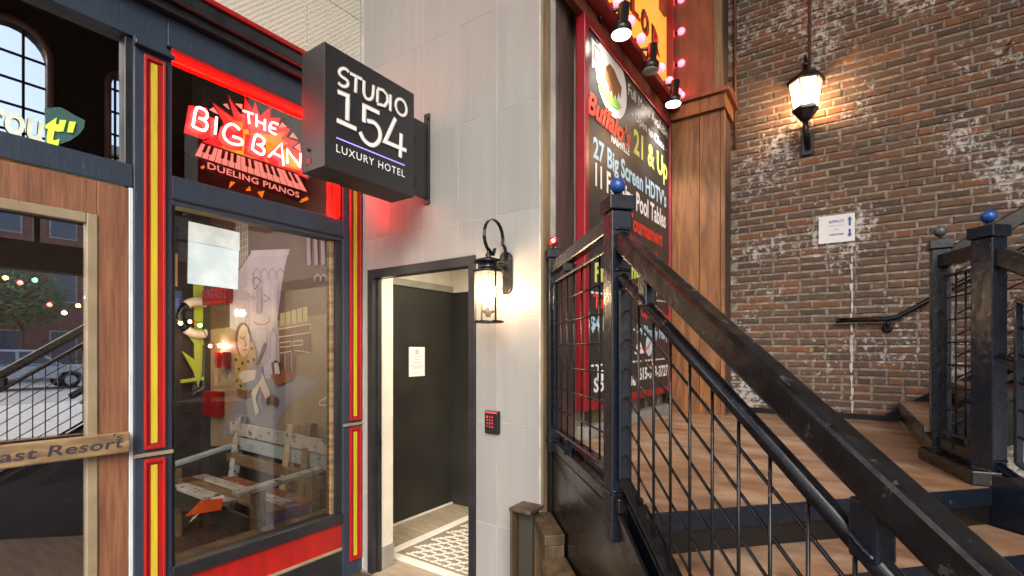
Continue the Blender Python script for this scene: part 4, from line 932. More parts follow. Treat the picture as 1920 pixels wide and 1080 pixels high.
for z in [3.86 + .285 * k for k in range(8)]: bulb(Vector((XM + .075, yb2 + .03, z)))
# spot lamps
M['spot_body'] = mat('black_spot_body', (.014, .014, .016), .3)
def spot(px, py, on, lb):
    c = W(px, py, 'x', XM + .13)      # centre of the lamp mouth
    o = thing('spot_lamp', lb, 'spot lamp', c, 'spot lamps over the menu board')
    ax = Vector((-.10, 0, -1)).normalized()
    part('head', MB().lathe(c - ax * .14, [(.030, -.05), (.036, -.045), (.036, .055), (.044, .07), (.057, .085), (.062, .105), (.062, .136)], 18, ax), M['spot_body'], o)
    part('lens', MB().lathe(c - ax * .004, [(.06, 0), (.058, .006), (.03, .012)], 18, ax), M['spot_face'] if on else M['spot_off'], o)
    part('arm', MB().tube([c - ax * .16, c - ax * .16 + Vector((-.08, -.02, .01)), Vector((XM + .005, c.y - .03, c.z + .14))], .012, 8), M['spot_body'], o)
    part('mount', MB().lathe((XM + .002, c.y - .03, c.z + .14), [(.035, 0), (.035, .02)], 14, (1, 0, 0)), M['spot_body'], o)
    if on:
        L = bpy.data.lights.new('spot_beam', 'SPOT'); L.energy = 32; L.color = (1, .9, .76); L.spot_size = R_(95); L.spot_blend = .7; L.shadow_soft_size = .06
        lo = bpy.data.objects.new('spot_beam', L); COL.objects.link(lo); lo.location = c + ax * .03; lo.rotation_euler = (-ax).to_track_quat('Z', 'Y').to_euler(); setparent(lo, o)
spot(1165, 66, True, 'lit spot lamp nearest the camera above the menu board'); spot(1219, 134, False, 'unlit middle spot lamp above the menu board'); spot(1262, 196, True, 'lit spot lamp farthest along, above right corner of menu board')

# ------------------------------------------------------------------ timber column in the corner
tc = thing('timber_column', 'boxed orange timber column with ledge between menu board and brick wall', 'column', (-1.1, 4.6, ZL))
CX0, CX1, CY0 = -1.30, -.892, 4.40
for ca_, cb_ in ((CX0, -1.062), (-1.059, CX1)):
    fb_ = part('front_board', MB().box(ca_, cb_, CY0, CY0 + .03, ZL, 3.62), M['timber'], tc, .004)
    for z in (1.2, 1.9, 2.6, 3.4):
        for x in (ca_ + .03, cb_ - .03): part('nail_head', MB().lathe((x, CY0 + .001, z), [(.006, 0), (.004, .003)], 8, (0, -1, 0)), M['rust'], fb_)
part('corner_strip', MB().box(CX1 + .002, CX1 + .035, CY0 + .003, CY0 + .06, ZL, 3.62), M['timber'], tc, .004)
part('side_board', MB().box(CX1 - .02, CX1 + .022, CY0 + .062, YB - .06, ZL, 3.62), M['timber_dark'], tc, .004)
part('ledge_board', MB().box(CX0, CX1 + .05, CY0 - .04, CY0 + .02, 3.62, 3.74), M['timber'], tc, .004)
part('ledge_board', MB().box(CX1 + .0, CX1 + .05, CY0 + .02, YB - .08, 3.62, 3.739), M['timber'], tc, .004)
part('ledge_cap', MB().box(CX0, CX1 + .085, CY0 - .075, YB - .05, 3.74, 3.775), M['red_panel'], tc, .005)
part('upper_panel', MB().box(CX0, CX1 - .06, CY0 + .04, CY0 + .07, 3.775, HW), M['red_panel'], tc, .004)
part('upper_strip', MB().box(CX1 - .058, CX1 + .01, CY0 + .03, CY0 + .09, 3.775, HW), M['timber_olive'], tc, .004)
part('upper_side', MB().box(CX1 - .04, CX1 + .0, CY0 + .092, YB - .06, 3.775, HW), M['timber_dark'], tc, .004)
pp = thing('corner_pipe', 'thin rusty pipe running up the corner beside the brick wall', 'pipe', (CX1 + .05, YB - .03, 3.6))
part('pipe', MB().tube([(CX1 + .052, YB - .035, 3.40), (CX1 + .052, YB - .035, HW)], .014, 8), M['rust'], pp)
part('elbow', MB().tube([(CX1 + .07, CY0 - .03, 3.80), (CX1 + .062, YB - .06, 3.798)], .022, 8), M['rust'], pp)

# ------------------------------------------------------------------ brick wall
bw = thing('brick_wall', 'old brown brick wall with flaking white paint behind the stairs', 'wall', (.5, YB, 0))
part('mortar_bed', MB().box(XB - .3, 6, YB + .006, YB + .25, 0, HW), M['mortar'], bw)
CH = .0635; BL = .196; BHD = .098
def brick_mesh(L, H, seed):
    rnd = random.Random(seed); ch = .0035; vs = []; D = .03
    def j(a): return rnd.uniform(-a, a)
    hx, hz = L / 2, H / 2
    n = 4
    outer = []; inner = []
    for (sx, sz) in ((-1, -1), (1, -1), (1, 1), (-1, 1)):
        c = Vector((sx * (hx + j(.002)), 0, sz * (hz + j(.0015))))
        outer += [(c.x - sx * (.004 + abs(j(.004))), 0, c.z), (c.x, 0, c.z - sz * (.004 + abs(j(.003))))] if sx * sz > 0 else [(c.x, 0, c.z - sz * (.004 + abs(j(.003)))), (c.x - sx * (.004 + abs(j(.004))), 0, c.z)]
    m = len(outer)
    b0 = [(x, D, z) for x, y, z in outer]; b1 = [(x, .003, z) for x, y, z in outer]
    b2 = [(x - math.copysign(ch, x), j(.0012), z - math.copysign(ch * .8, z)) for x, y, z in outer]
    me = bpy.data.meshes.new('brick'); fs = []
    for r in range(2):
        for i in range(m): fs.append((r * m + i, r * m + (i + 1) % m, (r + 1) * m + (i + 1) % m, (r + 1) * m + i))
    fs.append(tuple(range(2 * m, 3 * m)))
    me.from_pydata(b0 + b1 + b2, [], fs)
    bm = bmesh.new(); bm.from_mesh(me); bmesh.ops.recalc_face_normals(bm, faces=bm.faces); bm.to_mesh(me); bm.free()
    me.materials.append(M['brick'])
    return me
SB = [brick_mesh(BL - .011, CH - .0105, i) for i in range(7)]; HB = [brick_mesh(BHD - .010, CH - .0105, 50 + i) for i in range(5)]
cand = []
r2 = random.Random(3)
nrow = int((5.35 - 1.02) / CH)
for r in range(nrow):
    z = 1.045 + r * CH + CH / 2; hdr = (r % 6 == 4); step = BHD if hdr else BL
    off = (0 if r % 2 else step / 2) + r2.uniform(-.012, .012); x = -.93 + off
    drift = .0
    while x < 2.6:
        L = step * (1 if r2.random() > .05 else .5)
        xc = x + L / 2
        kind = 'h' if L < .12 else 's'
        zz = z + .004 * math.sin(xc * 2.1 + r * .3)
        d = Vector((xc, YB, zz - EYE)); fwd = FW.dot(U(d)); px = CX + FPX * RT.dot(U(d)) / fwd; py = HY - FPX * d.z / fwd
        vis = 1350 < px < 1930 and -10 < py < 800
        occ = px > 1745 and py > 430
        area = L * FPX * FPX / fwd ** 2 * (0 if not vis else .6 if occ else 1)
        cand.append((area, xc, zz, kind, r2.uniform(-.005, .005), r2.random(), r2.uniform(-.012, .012)))
        x += L
cand.sort(key=lambda c: -c[0])
for c in cand[:300]:
    me = SB[int(c[5] * 7) % 7] if c[3] == 's' else HB[int(c[5] * 5) % 5]
    o = bpy.data.objects.new('brick', me); COL.objects.link(o); o.location = (c[1], YB + c[4] - .004, c[2]); o.rotation_euler = (0, c[6] * .6, 0)
    o.scale = ((-1 if c[5] > .5 else 1), 1, 1)
    setparent(o, bw)
vs_, fs_, tone = [], [], []
for c in cand[300:]:
    me = SB[int(c[5] * 7) % 7] if c[3] == 's' else HB[int(c[5] * 5) % 5]
    b = len(vs_)
    for v in me.vertices: vs_.append((v.co.x + c[1], v.co.y + YB + c[4] - .004, v.co.z + c[2])); tone.append(c[5] * 7.3 % 1)
    for p in me.polygons: fs_.append([b + i for i in p.vertices])
me = bpy.data.meshes.new('brick_field'); me.from_pydata(vs_, [], fs_); at = me.attributes.new('tone', 'FLOAT', 'POINT'); at.data.foreach_set('value', tone); me.materials.append(M['brick'])
o = part('brick_field', me, M['brick'], bw); o['kind'] = 'stuff'
# dribble of white paint down the bricks
M['drip'] = mat('white_paint_drip', (.62, .62, .62), .6, rvar=0)
mb = MB(); z = W(1598, 458, 'y', YB).z; xd = W(1597, 600, 'y', YB).x
while z > 1.12:
    h = r2.uniform(.015, .09); xx = xd + r2.uniform(-.004, .004); wd = r2.uniform(.005, .012)
    mb.prism([(xx - wd, YB - .009, z), (xx + wd * .8, YB - .009, z + .004), (xx + wd, YB - .009, z - h * .5), (xx + wd * .4, YB - .009, z - h), (xx - wd * .5, YB - .009, z - h * .93), (xx - wd * 1.1, YB - .009, z - h * .4)], (0, .005, 0))
    z -= h + (r2.uniform(.0, .03) if r2.random() > .5 else .002)
part('paint_drip', mb, M['drip'], bw)
part('skirting_board', MB().box(-.86, .24, YB - .045, YB - .012, ZL, ZL + .045), M['metal_black'], bw, .003)
# hooks and holes in the brick
for (x, y) in ((1746, 112), (1890, 88)):
    p = W(x, y, 'y', YB); part('iron_hook', MB().tube([p + Vector((0, -.0, .02)), p + Vector((.01, -.04, .02)), p + Vector((.005, -.045, -.02)), p + Vector((-.01, -.03, -.03))], .007, 6), M['rust'], bw)
# notice taped to the brick
bnn = thing('brick_notice', 'white paper notice with blue arrows taped to the brick wall', 'notice', W(1570, 458, 'y', YB - .016))
n0 = W(1535, 458, 'y', YB - .018); n1 = W(1603, 407, 'y', YB - .018)
yn = YB - .018
nz0, nz1 = n0.z, W(1535, 412, 'y', yn).z; nw = n1.x - n0.x
part('sheet', MB().box(n0.x, n1.x, yn, yn + .003, nz0, nz1 + .02), M['paper'], bnn)
nh = nz1 + .02 - nz0
text('print_line', 'BUFFALO\u2019S', (n0.x + nw * .3, yn, nz0 + nh * .72), (1, 0, 0), (0, 0, 1), nw * .40, nh * .10, M['print_blue'], bnn, .0012, 0, 1, .02)
text('print_line', 'Restaurant and bar', (n0.x + nw * .28, yn, nz0 + nh * .60), (1, 0, 0), (0, 0, 1), nw * .40, nh * .04, M['print'], bnn, .0012)
text('print_line', 'Studio', (n0.x + nw * .42, yn, nz0 + nh * .46), (1, 0, 0), (0, 0, 1), nw * .14, nh * .05, M['print'], bnn, .0012)
text('print_line', 'DUELING BARS', (n0.x + nw * .3, yn, nz0 + nh * .26), (1, 0, 0), (0, 0, 1), nw * .40, nh * .07, M['print_blue'], bnn, .0012, 0, 1, .02)
def arrow_up(cx, z0, z1, w, s):
    zz = (lambda t: z0 + (z1 - z0) * (t if s > 0 else 1 - t))
    return [(cx - w * .45, yn - .001, zz(0)), (cx + w * .45, yn - .001, zz(0)), (cx + w * .45, yn - .001, zz(.6)), (cx + w, yn - .001, zz(.6)), (cx, yn - .001, zz(1)), (cx - w, yn - .001, zz(.6)), (cx - w * .45, yn - .001, zz(.6))]
part('arrow_up', MB().prism(arrow_up(n0.x + nw * .86, nz0 + nh * .56, nz0 + nh * .9, nw * .07, 1), (0, .0008, 0)), M['print_blue'], bnn)
part('arrow_down', MB().prism(arrow_up(n0.x + nw * .86, nz0 + nh * .14, nz0 + nh * .44, nw * .07, -1), (0, .0008, 0)), M['print_blue'], bnn)

# brick wall lantern
lb_ = thing('brick_lantern', 'lit six sided lantern on bracket mounted on the brick wall', 'wall lantern', (-.25, YB, 3.3))
hx, hy = -.285, YB - .17
hz = 3.47
M['frost'], n, p = new_mat('lantern_pane')
n.nodes.remove(p); tr_ = N(n, 'ShaderNodeBsdfTransparent'); tl_ = N(n, 'ShaderNodeBsdfTranslucent'); tl_.inputs[0].default_value = (.95, .92, .86, 1); mx_ = N(n, 'ShaderNodeMixShader', i_0=.35)
n.links.new(tr_.outputs[0], mx_.inputs[1]); n.links.new(tl_.outputs[0], mx_.inputs[2]); n.links.new(mx_.outputs[0], n.nodes['Material Output'].inputs[0])
PH = R_(15)
def hexp(r, z, k): a = 2 * math.pi * k / 6 + PH; return Vector((hx + r * math.cos(a), hy + r * math.sin(a), z))
part('base_cup', MB().lathe((hx, hy, hz), [(.03, -.02), (.05, .0), (.085, .05), (.098, .06), (.098, .08), (.09, .09)], 6, (0, 0, 1), PH, False), M['plate'], lb_, .003)
zg0, zg1 = hz + .085, hz + .30
for k in range(6):
    a, b, c, d = hexp(.088, zg0, k), hexp(.088, zg0, k + 1), hexp(.122, zg1, k + 1), hexp(.122, zg1, k)
    part('pane', MB().add([a, b, c, d], [(0, 1, 2, 3)]), M['frost'], lb_)
    part('glazing_bar', MB().tube([hexp(.09, zg0, k), hexp(.124, zg1, k)], .005, 6), M['plate'], lb_)
part('roof', MB().lathe((hx, hy, zg1), [(.135, -.012), (.142, 0), (.14, .012), (.10, .05), (.03, .085), (.02, .12)], 6, (0, 0, 1), PH, False), M['plate'], lb_, .002)
part('finial', MB().lathe((hx, hy, zg1 + .118), [(.014, 0), (.028, .02), (.024, .04), (.012, .05), (.016, .065), (.004, .10)], 10), M['plate'], lb_)
part('arm', MB().tube([(hx, hy, hz - .01), (hx + .0, hy + .01, hz - .10), (hx + .005, hy + .06, hz - .17), (hx + .01, YB - .02, hz - .18)], [.022, .024, .026, .028], 10), M['plate'], lb_)
part('wall_plate', MB().box(hx - .04, hx + .05, YB - .03, YB - .006, hz - .25, hz - .06), M['plate'], lb_, .006)
part('bulb', MB().sphere((hx, hy, hz + .16), .028, 12, (1, 1, 1.3)), M['warm_bulb2'], lb_)
cd = single('lamp_conduit', MB().tube([(hx + .02, YB - .015, zg1 + .05), (hx + .02, YB - .015, HW)], .012, 8), M['rust'], 'rusty conduit running up the bricks above the lantern', 'conduit')

# wall handrail for the upper flight
whr = thing('wall_handrail', 'black steel handrail fixed to the brick wall, turning up the stairs', 'handrail', (.1, YB, 1.8))
h0 = W(1571, 601, 'y', YB - .07); h1 = W(1668, 598, 'y', YB - .07)
part('rail', MB().tube([h0, h1, h1 + Vector((.05, 0, .015)), h1 + Vector((2.2, 0, 1.4))], .02, 10), M['metal_black'], whr)
part('end_cap', MB().tube([h0 + Vector((-.012, 0, 0)), h0 + Vector((.006, 0, 0))], .024, 10), M['metal_black'], whr)
for x in (h1.x - .01, h1.x + 1.1): part('bracket', MB().tube([(x, YB - .07, h1.z - .01 + max(0, x - h1.x) * .64), (x, YB - .07, h1.z - .06 + max(0, x - h1.x) * .64), (x, YB - .01, h1.z - .07 + max(0, x - h1.x) * .64)], .012, 8), M['metal_black'], whr)
part('bracket_rose', MB().lathe((h1.x - .01, YB - .012, h1.z - .07), [(.035, 0), (.033, -.012), (.02, -.02)], 14, (0, 1, 0)), M['metal_black'], whr)

# ------------------------------------------------------------------ staircase
PHI = R_(43.5)
e = Vector((math.sin(PHI), math.cos(PHI), 0)); g_ = Vector((math.cos(PHI), -math.sin(PHI), 0)); up = Vector((0, 0, 1))
P1 = Vector((-.565, 1.60, 0)); WD = 1.5
RISE, RUN = .150, .240; SLP = RISE / RUN
def T(s, v, z): p = P1 + g_ * s + e * v; return Vector((p.x, p.y, z))      # s down the stairs, v across
sc_ = thing('staircase', 'black steel corner staircase with varnished plywood landing and treads', 'staircase', (0, 3, 0))
land = [T(.0, -.02, 0), T(0, WD, 0), (.46, 2.83, 0), (.36, 3.14, 0), (.33, YB - .012, 0), (XB + .012, YB - .012, 0), (XB + .012, 2.46, 0)]
part('landing_deck', MB().prism([(p[0], p[1], ZL - .03) for p in land], (0, 0, .03)), M['plywood'], sc_)
part('landing_frame', MB().prism([(p[0] * 1.0, p[1] + .02, ZL - .16) for p in land], (0, 0, .128)), M['plate'], sc_)
def step(k):
    z = ZL - RISE * k; s0 = RUN * k
    # steel nosing angle, plywood tread, mesh riser set back below
    no = MB().obox(T(s0 + .004, WD / 2, z - .033), e * (WD / 2), g_ * .004, up * .035); part('nosing', no, M['metal_navy'], sc_, .002)
    if k:
        part('tread', MB().obox(T(s0 - RUN / 2 - .03, WD / 2, z - .012), e * (WD / 2), g_ * (RUN / 2 + .030), up * .0115), M['plywood'], sc_)
    rm = MB(); zb = z - RISE; zt = z - .068
    a = T(s0 - .045, 0, 0)
    for i in range(111):
        v = .01 + i * (WD - .02) / 110; c = T(s0 - .045, v, 0); rm.obox((c.x, c.y, (zb + zt) / 2), e * .0022, g_ * .002, up * ((zt - zb) / 2))
    for j in range(7):
        zz = zb + (zt - zb) * (j + .5) / 7; rm.obox(T(s0 - .047, WD / 2, zz), e * (WD / 2), g_ * .002, up * .0022)
    o = part('riser_mesh', rm, M['metal_navy'], sc_); o['kind'] = 'stuff'
    part('riser_back', MB().obox(T(s0 - .07, WD / 2, (zb + zt) / 2), e * (WD / 2), g_ * .004, up * ((zt - zb) / 2)), M['plate'], sc_)
for k in range(0, 7): step(k)
for v in (-.035, WD + .03):
    prof = [T(-.05, v, ZL + .05), T(.06, v, ZL + .05), T(1.75, v, ZL + .05 - 1.69 * SLP), T(1.75, v, .0), T(1.35, v, .0), T(.0, v, ZL - .32), T(-.05, v, ZL - .32)]
    part('stringer', MB().prism([p - e * .012 for p in prof], e * .024), M['metal_navy'], sc_, .003)
    part('stringer_flange', MB().obox((T(.06, v - (.02 if v < 0 else -.02), ZL + .052) + T(1.75, v - (.02 if v < 0 else -.02), ZL + .052 - 1.69 * SLP)) / 2, (T(1.75, v, -1.69 * SLP) - T(.06, v, 0)) / 2, e * .032, (up + g_ * SLP).normalized() * .004), M['metal_black'], sc_, .002)
# closed side plate of the landing, left
A = Vector((XB + .01, 2.372, 0)); Bq = T(.02, -.085, 0); 
dirp = (Bq - A); 
part('side_plate', MB().prism([A, Bq, Bq + g_ * 1.0, Bq + g_ * 1.0 + up * (ZL - .62), Bq + up * (ZL + .005), A + up * (ZL + .005)], -e * .012), M['plate'], sc_, .002)
part('landing_channel', MB().beam(A + up * (ZL + .035) + e * .03, Bq + up * (ZL + .035) + e * .03, .09, .05), M['metal_black'], sc_, .006)
part('channel_lip', MB().beam(A + up * (ZL + .07) + e * .045, Bq + up * (ZL + .07) + e * .045, .035, .018), M['metal_black'], sc_, .003)
# right side: curb under the short panel, then upper flight
NA = Vector((.377, 3.20, 0)); NB = Vector((.477, 2.765, 0))
part('landing_curb', MB().beam(NA + up * (ZL + .03) + Vector((-.02, .04, 0)), NB + up * (ZL + .03) + Vector((.0, -.06, 0)), .13, .06), M['metal_black'], sc_, .005)
part('curb_rail', MB().beam(NA + up * (ZL + .10), NB + up * (ZL + .10), .05, .05), M['metal_black'], sc_, .004)
UR, URN = .165, .27
for k in range(7):
    x0 = .34 + URN * k; z = ZL + UR * (k + 1)
    part('upper_tread', MB().box(x0 - .02, x0 + URN, 3.24, YB - .05, z - .03, z), M['plywood'], sc_)
    part('upper_nosing', MB().box(x0 - .028, x0 - .021, 3.24, YB - .05, z - .07, z + .001), M['metal_navy'], sc_)
    part('upper_riser', MB().box(x0, x0 + .01, 3.24, YB - .05, z - UR, z - .031), M['plate'], sc_)
for yy, xa, za in ((3.215, .36, .13), (YB - .036, .20, .02)):
    part('upper_stringer', MB().prism([(xa, yy, ZL + za), (.365, yy, ZL + .15), (2.3, yy, ZL + .13 + 1.96 * UR / URN), (2.3, yy, ZL - .15 + 1.96 * UR / URN), (.46, yy, ZL + .005), (xa + .02, yy, ZL + .005)], (0, .022, 0)), M['metal_black'], sc_, .003)

# ------------------------------------------------------------------ railings
def newel(root, c, zb, zt, w_, ball, ang, dot=False):
    a = Vector((math.cos(ang), math.sin(ang), 0)); b = Vector((-math.sin(ang), math.cos(ang), 0)); c = Vector((c[0], c[1], 0))
    o = part('newel_post', MB().obox(c + up * ((zb + zt - .045) / 2), a * w_ / 2, b * w_ / 2, up * ((zt - .045 - zb) / 2)), M['metal_navy'], root, .004)
    part('post_cap', MB().obox(c + up * (zt - .02), a * (w_ / 2 + .009), b * (w_ / 2 + .009), up * .0245), M['metal_navy'], o, .004)
    part('ball_neck', MB().lathe(c + up * (zt + .0045), [(.018, 0), (.016, .004), (.008, .008), (.008, .016), (.014, .02)], 12), M['metal_black'], o)
    bl = part('ball_finial', MB().sphere(c + up * (zt + .047), .0275, 20), M[ball], o)
    if dot:
        d = (Vector((0, 0, EYE)) - (c + up * (zt + .047))); d.z = .02; d.normalize()
        cc = c + up * (zt + .047) + d * .0265; s1 = d.cross(up).normalized(); 
        return o, cc, d
    return o
ANG = math.atan2(g_.y, g_.x)
rl = thing('stair_railing', 'black steel railing with wire grid on the left side of the stairs', 'railing', (P1.x, P1.y, ZL))
N1 = Vector((-.655, 1.59, 0)); NR = Vector((-1.322, 2.312, 0))
ND = (N1 - NR).normalized()
newel(rl, N1, ZL - .1, 2.10, .074, 'ball_blue', ANG)
nr, cc, d = newel(rl, NR, ZL + .0, 2.125, .06, 'ball_red', ANG, True)
s1 = up.cross(d).normalized(); u1 = d.cross(s1)
part('number_dot', MB().prism([cc + (s1 * math.cos(t) + u1 * math.sin(t)) * .012 for t in [k * math.pi / 8 for k in range(16)]], d * .0025), M['white_vinyl'], rl)
text('number', '13', cc + d * .0027 - s1 * .008 - u1 * .005, s1, u1, .016, .011, M['ink'], rl, .0006)
part('wall_bar', MB().beam(NR - ND * .045 + up * (ZL - .35), NR - ND * .045 + up * 2.02, .03, .05, (0, -1, 0)), M['plate'], rl, .003)
zr = 2.025
part('top_rail', MB().beam(NR + ND * .02 + up * zr, N1 - ND * .036 + up * zr, .045, .06), M['metal_black'], rl, .006)
part('rail_spacer', MB().beam(NR.lerp(N1, .35) + up * 1.955, NR.lerp(N1, .35) + up * 1.995, .04, .05, (1, 0, 0)), M['metal_navy'], rl, .003)
fa, fb = NR.lerp(N1, .06), NR.lerp(N1, .93); zf0, zf1 = 1.165, 1.94
def bar(p, q, wd, h, name='frame_bar', m='metal_navy'): return part(name, MB().beam(p, q, wd, h), M[m], rl, .002)
bar(fa + up * zf1, fb + up * zf1, .032, .012); bar(fa + up * zf0, fb + up * zf0, .032, .012, m='metal_black'); bar(fa + up * (zf0 + .006), fa + up * (zf1 - .006), .032, .012); bar(fb + up * (zf0 + .006), fb + up * (zf1 - .006), .032, .012, m='crate')
part('rail_spacer', MB().beam(NR.lerp(N1, .35) + up * 1.085, NR.lerp(N1, .35) + up * 1.16, .04, .04, (1, 0, 0)), M['metal_navy'], rl, .003)
for k in range(1, 7):
    p = fa.lerp(fb, k / 7); part('grid_wire', MB().tube([p + up * (zf0 + .004), p + up * (zf1 - .004)], .0042, 6), M['metal_black'], rl)
for k in range(1, 7):
    z = zf0 + (zf1 - zf0) * k / 7; part('grid_wire', MB().tube([fa + up * z - e * .006, fb + up * z - e * .006], .0042, 6), M['metal_black'], rl)
# sloping part
def Q(s, z): p = N1 + g_ * s; return Vector((p.x, p.y, z - SLP * s))
ZH = 1.975
part('handrail', MB().beam(Q(.036, ZH), Q(1.6, ZH), .050, .066), M['metal_black'], rl, .010)
part('grab_rail', MB().tube([Q(.045, ZH - .125), Q(.09, ZH - .125), Q(1.6, ZH - .125)], .0185, 14), M['metal_black'], rl)
for s in (.215, .945): part('rail_bracket', MB().beam(Q(s, ZH - .035), Q(s, ZH - .035) - up * .095, .04, .05, tuple(g_)), M['metal_navy'], rl, .006)
part('frame_bar', MB().beam(Q(.055, ZH - .16), Q(.055, 1.17), .04, .012, tuple(g_)), M['metal_navy'], rl, .003)
part('bottom_bar', MB().beam(Q(.05, 1.185), Q(1.6, 1.185), .04, .012), M['metal_black'], rl, .003)
for k in range(16):
    s = .16 + .0945 * k; part('grid_wire', MB().tube([Q(s, ZH - .13), Q(s, 1.185)], .0042, 6), M['metal_black'], rl)
for k in range(6):
    zz = 1.275 + .0965 * k
    part('grid_wire', MB().tube([Q(.055, zz + .0) - up * .012 + e * .006, Q(.075, zz) + e * .006, Q(1.6, zz) + e * .006], .0042, 6), M['metal_black'], rl)
for s in (.5, 1.2): part('foot_block', MB().beam(Q(s, 1.10), Q(s, 1.18), .035, .05, tuple(g_)), M['metal_navy'], rl, .003)

rr = thing('right_railing', 'black steel railing with two ball topped posts on the right of the landing', 'railing', (NB.x, NB.y, ZL))
def bar2(p, q, wd, h, m='metal_navy', name='frame_bar', upv=(0, 0, 1)): return part(name, MB().beam(p, q, wd, h, upv), M[m], rr, .003)
newel(rr, NA, ZL - .05, 2.125, .074, 'ball_grey', R_(2)); newel(rr, NB, ZL - .05, 2.085, .080, 'ball_blue', ANG)
dB = (NB - NA).normalized()
bar2(NA + dB * .03 + up * 2.02, NB - dB * .04 + up * 2.0, .045, .06, 'metal_black', 'top_rail')
fa, fb = NA + dB * .075, NB - dB * .10
bar2(fa + up * 1.94, fb + up * 1.93, .03, .012, 'metal_black'); bar2(fa + up * 1.19, fb + up * 1.19, .05, .012, 'metal_navy'); bar2(fa + up * 1.19, fa + up * 1.94, .03, .012, 'metal_navy'); bar2(fb + up * 1.19, fb + up * 1.94, .036, .020, 'metal_navy')
for k in (1, 2): p = fa.lerp(fb, k / 3); part('grid_wire', MB().tube([p + up * 1.19, p + up * 1.94], .0042, 6), M['metal_black'], rr)
for k in range(1, 7): z = 1.19 + .107 * k; part('grid_wire', MB().tube([fa + up * z, fb + up * z], .0042, 6), M['metal_black'], rr)
part('panel_bolt', MB().tube([NB - dB * .1 + up * 1.56, NB - dB * .03 + up * 1.56], .01, 8), M['metal_black'], rr)
part('panel_foot', MB().beam(fa.lerp(fb, .4) + up * 1.12, fa.lerp(fb, .4) + up * 1.185, .05, .05, (1, 0, 0)), M['metal_black'], rr, .004)
def QR(s, z): p = NB + g_ * s; return Vector((p.x, p.y, z - SLP * s))
part('handrail', MB().beam(QR(.036, 1.985), QR(1.5, 1.985), .052, .072), M['metal_black'], rr, .008)
bar2(QR(.10, 1.84), QR(.10, 1.20), .036, .012, 'metal_navy', upv=tuple(g_)); bar2(QR(.10, 1.84), QR(1.4, 1.84), .036, .012, 'metal_black'); bar2(QR(.10, 1.20), QR(1.4, 1.20), .036, .012, 'metal_navy')
part('lower_pipe', MB().tube([QR(.03, 1.13), QR(1.4, 1.13)], .02, 10), M['metal_navy'], rr)
for k in range(1, 6): part('grid_wire', MB().tube([QR(.10, 1.20 + .107 * k), QR(1.4, 1.20 + .107 * k)], .0042, 6), M['metal_black'], rr)
for k in range(1, 9): part('grid_wire', MB().tube([QR(.10 + .1 * k, 1.2), QR(.10 + .1 * k, 1.84)], .0042, 6), M['metal_black'], rr)
part('panel_bolt', MB().tube([QR(.03, 1.58), QR(.10, 1.60)], .01, 8), M['metal_black'], rr)

ur = thing('upper_railing', 'black steel railing climbing beside the upper flight along the brick wall', 'railing', (.5, 3.2, ZL))
us = UR / URN
def QU(x, z): return Vector((x, 3.225, z + us * (x - .377)))
part('handrail', MB().beam(QU(.41, 2.03), QU(2.2, 2.03), .05, .07), M['metal_black'], ur, .006)
part('frame_bar', MB().beam(QU(.44, 1.93), QU(2.2, 1.93), .03, .014), M['metal_black'], ur); part('frame_bar', MB().beam(QU(.44, 1.30), QU(2.2, 1.30), .04, .02), M['metal_navy'], ur)
part('lower_rail', MB().beam(QU(.41, 1.22), QU(2.2, 1.22), .045, .04), M['metal_navy'], ur)
for k in range(1, 15): part('grid_wire', MB().tube([QU(.44 + .12 * k, 1.30), QU(.44 + .12 * k, 1.93)], .0042, 6), M['metal_black'], ur)
for k in range(1, 6): part('grid_wire', MB().tube([QU(.44, 1.30 + .105 * k), QU(2.2, 1.30 + .105 * k)], .0042, 6), M['metal_black'], ur)

def weld(root, p, q, r=.006):
    p = Vector(p); q = Vector(q); m = max(4, int((q - p).length / .007)); rw = random.Random(int(p.x * 1000))
    part('weld_bead', MB().tube([p.lerp(q, k / m) + Vector((0, 0, rw.uniform(-.0012, .0012))) for k in range(m + 1)], [r * (.75 + .35 * (k % 2)) for k in range(m + 1)], 6), M['metal_navy'], root)
hw_ = .037
for z in (ZH + .036, ZH - .125 + .022):
    weld(rl, N1 + g_ * .039 - e * .026 + up * (z - .02), N1 + g_ * .039 + e * .026 + up * (z - .02))
weld(rl, N1 - e * .038 - g_ * .034 + up * (ZL + .062), N1 - e * .038 + g_ * .034 + up * (ZL + .062)); weld(rl, N1 + g_ * .039 - e * .034 + up * (ZL + .075), N1 + g_ * .039 + e * .034 + up * (ZL + .075))
weld(rl, NR - e * .031 - g_ * .03 + up * (ZL + .063), NR - e * .031 + g_ * .03 + up * (ZL + .063)); weld(rl, NR + g_ * .031 - e * .03 + up * (ZL + .063), NR + g_ * .031 + e * .03 + up * (ZL + .063), .007)
for s_ in (.215, .945): weld(rl, Q(s_ - .022, ZH - .105) - e * .022, Q(s_ + .022, ZH - .105) - e * .022, .005)
weld(rr, NB - e * .042 - g_ * .036 + up * (ZL + .062), NB - e * .042 + g_ * .036 + up * (ZL + .062)); weld(rr, NB + g_ * .042 - e * .036 + up * (ZL + .1), NB + g_ * .042 + e * .036 + up * (ZL + .1))
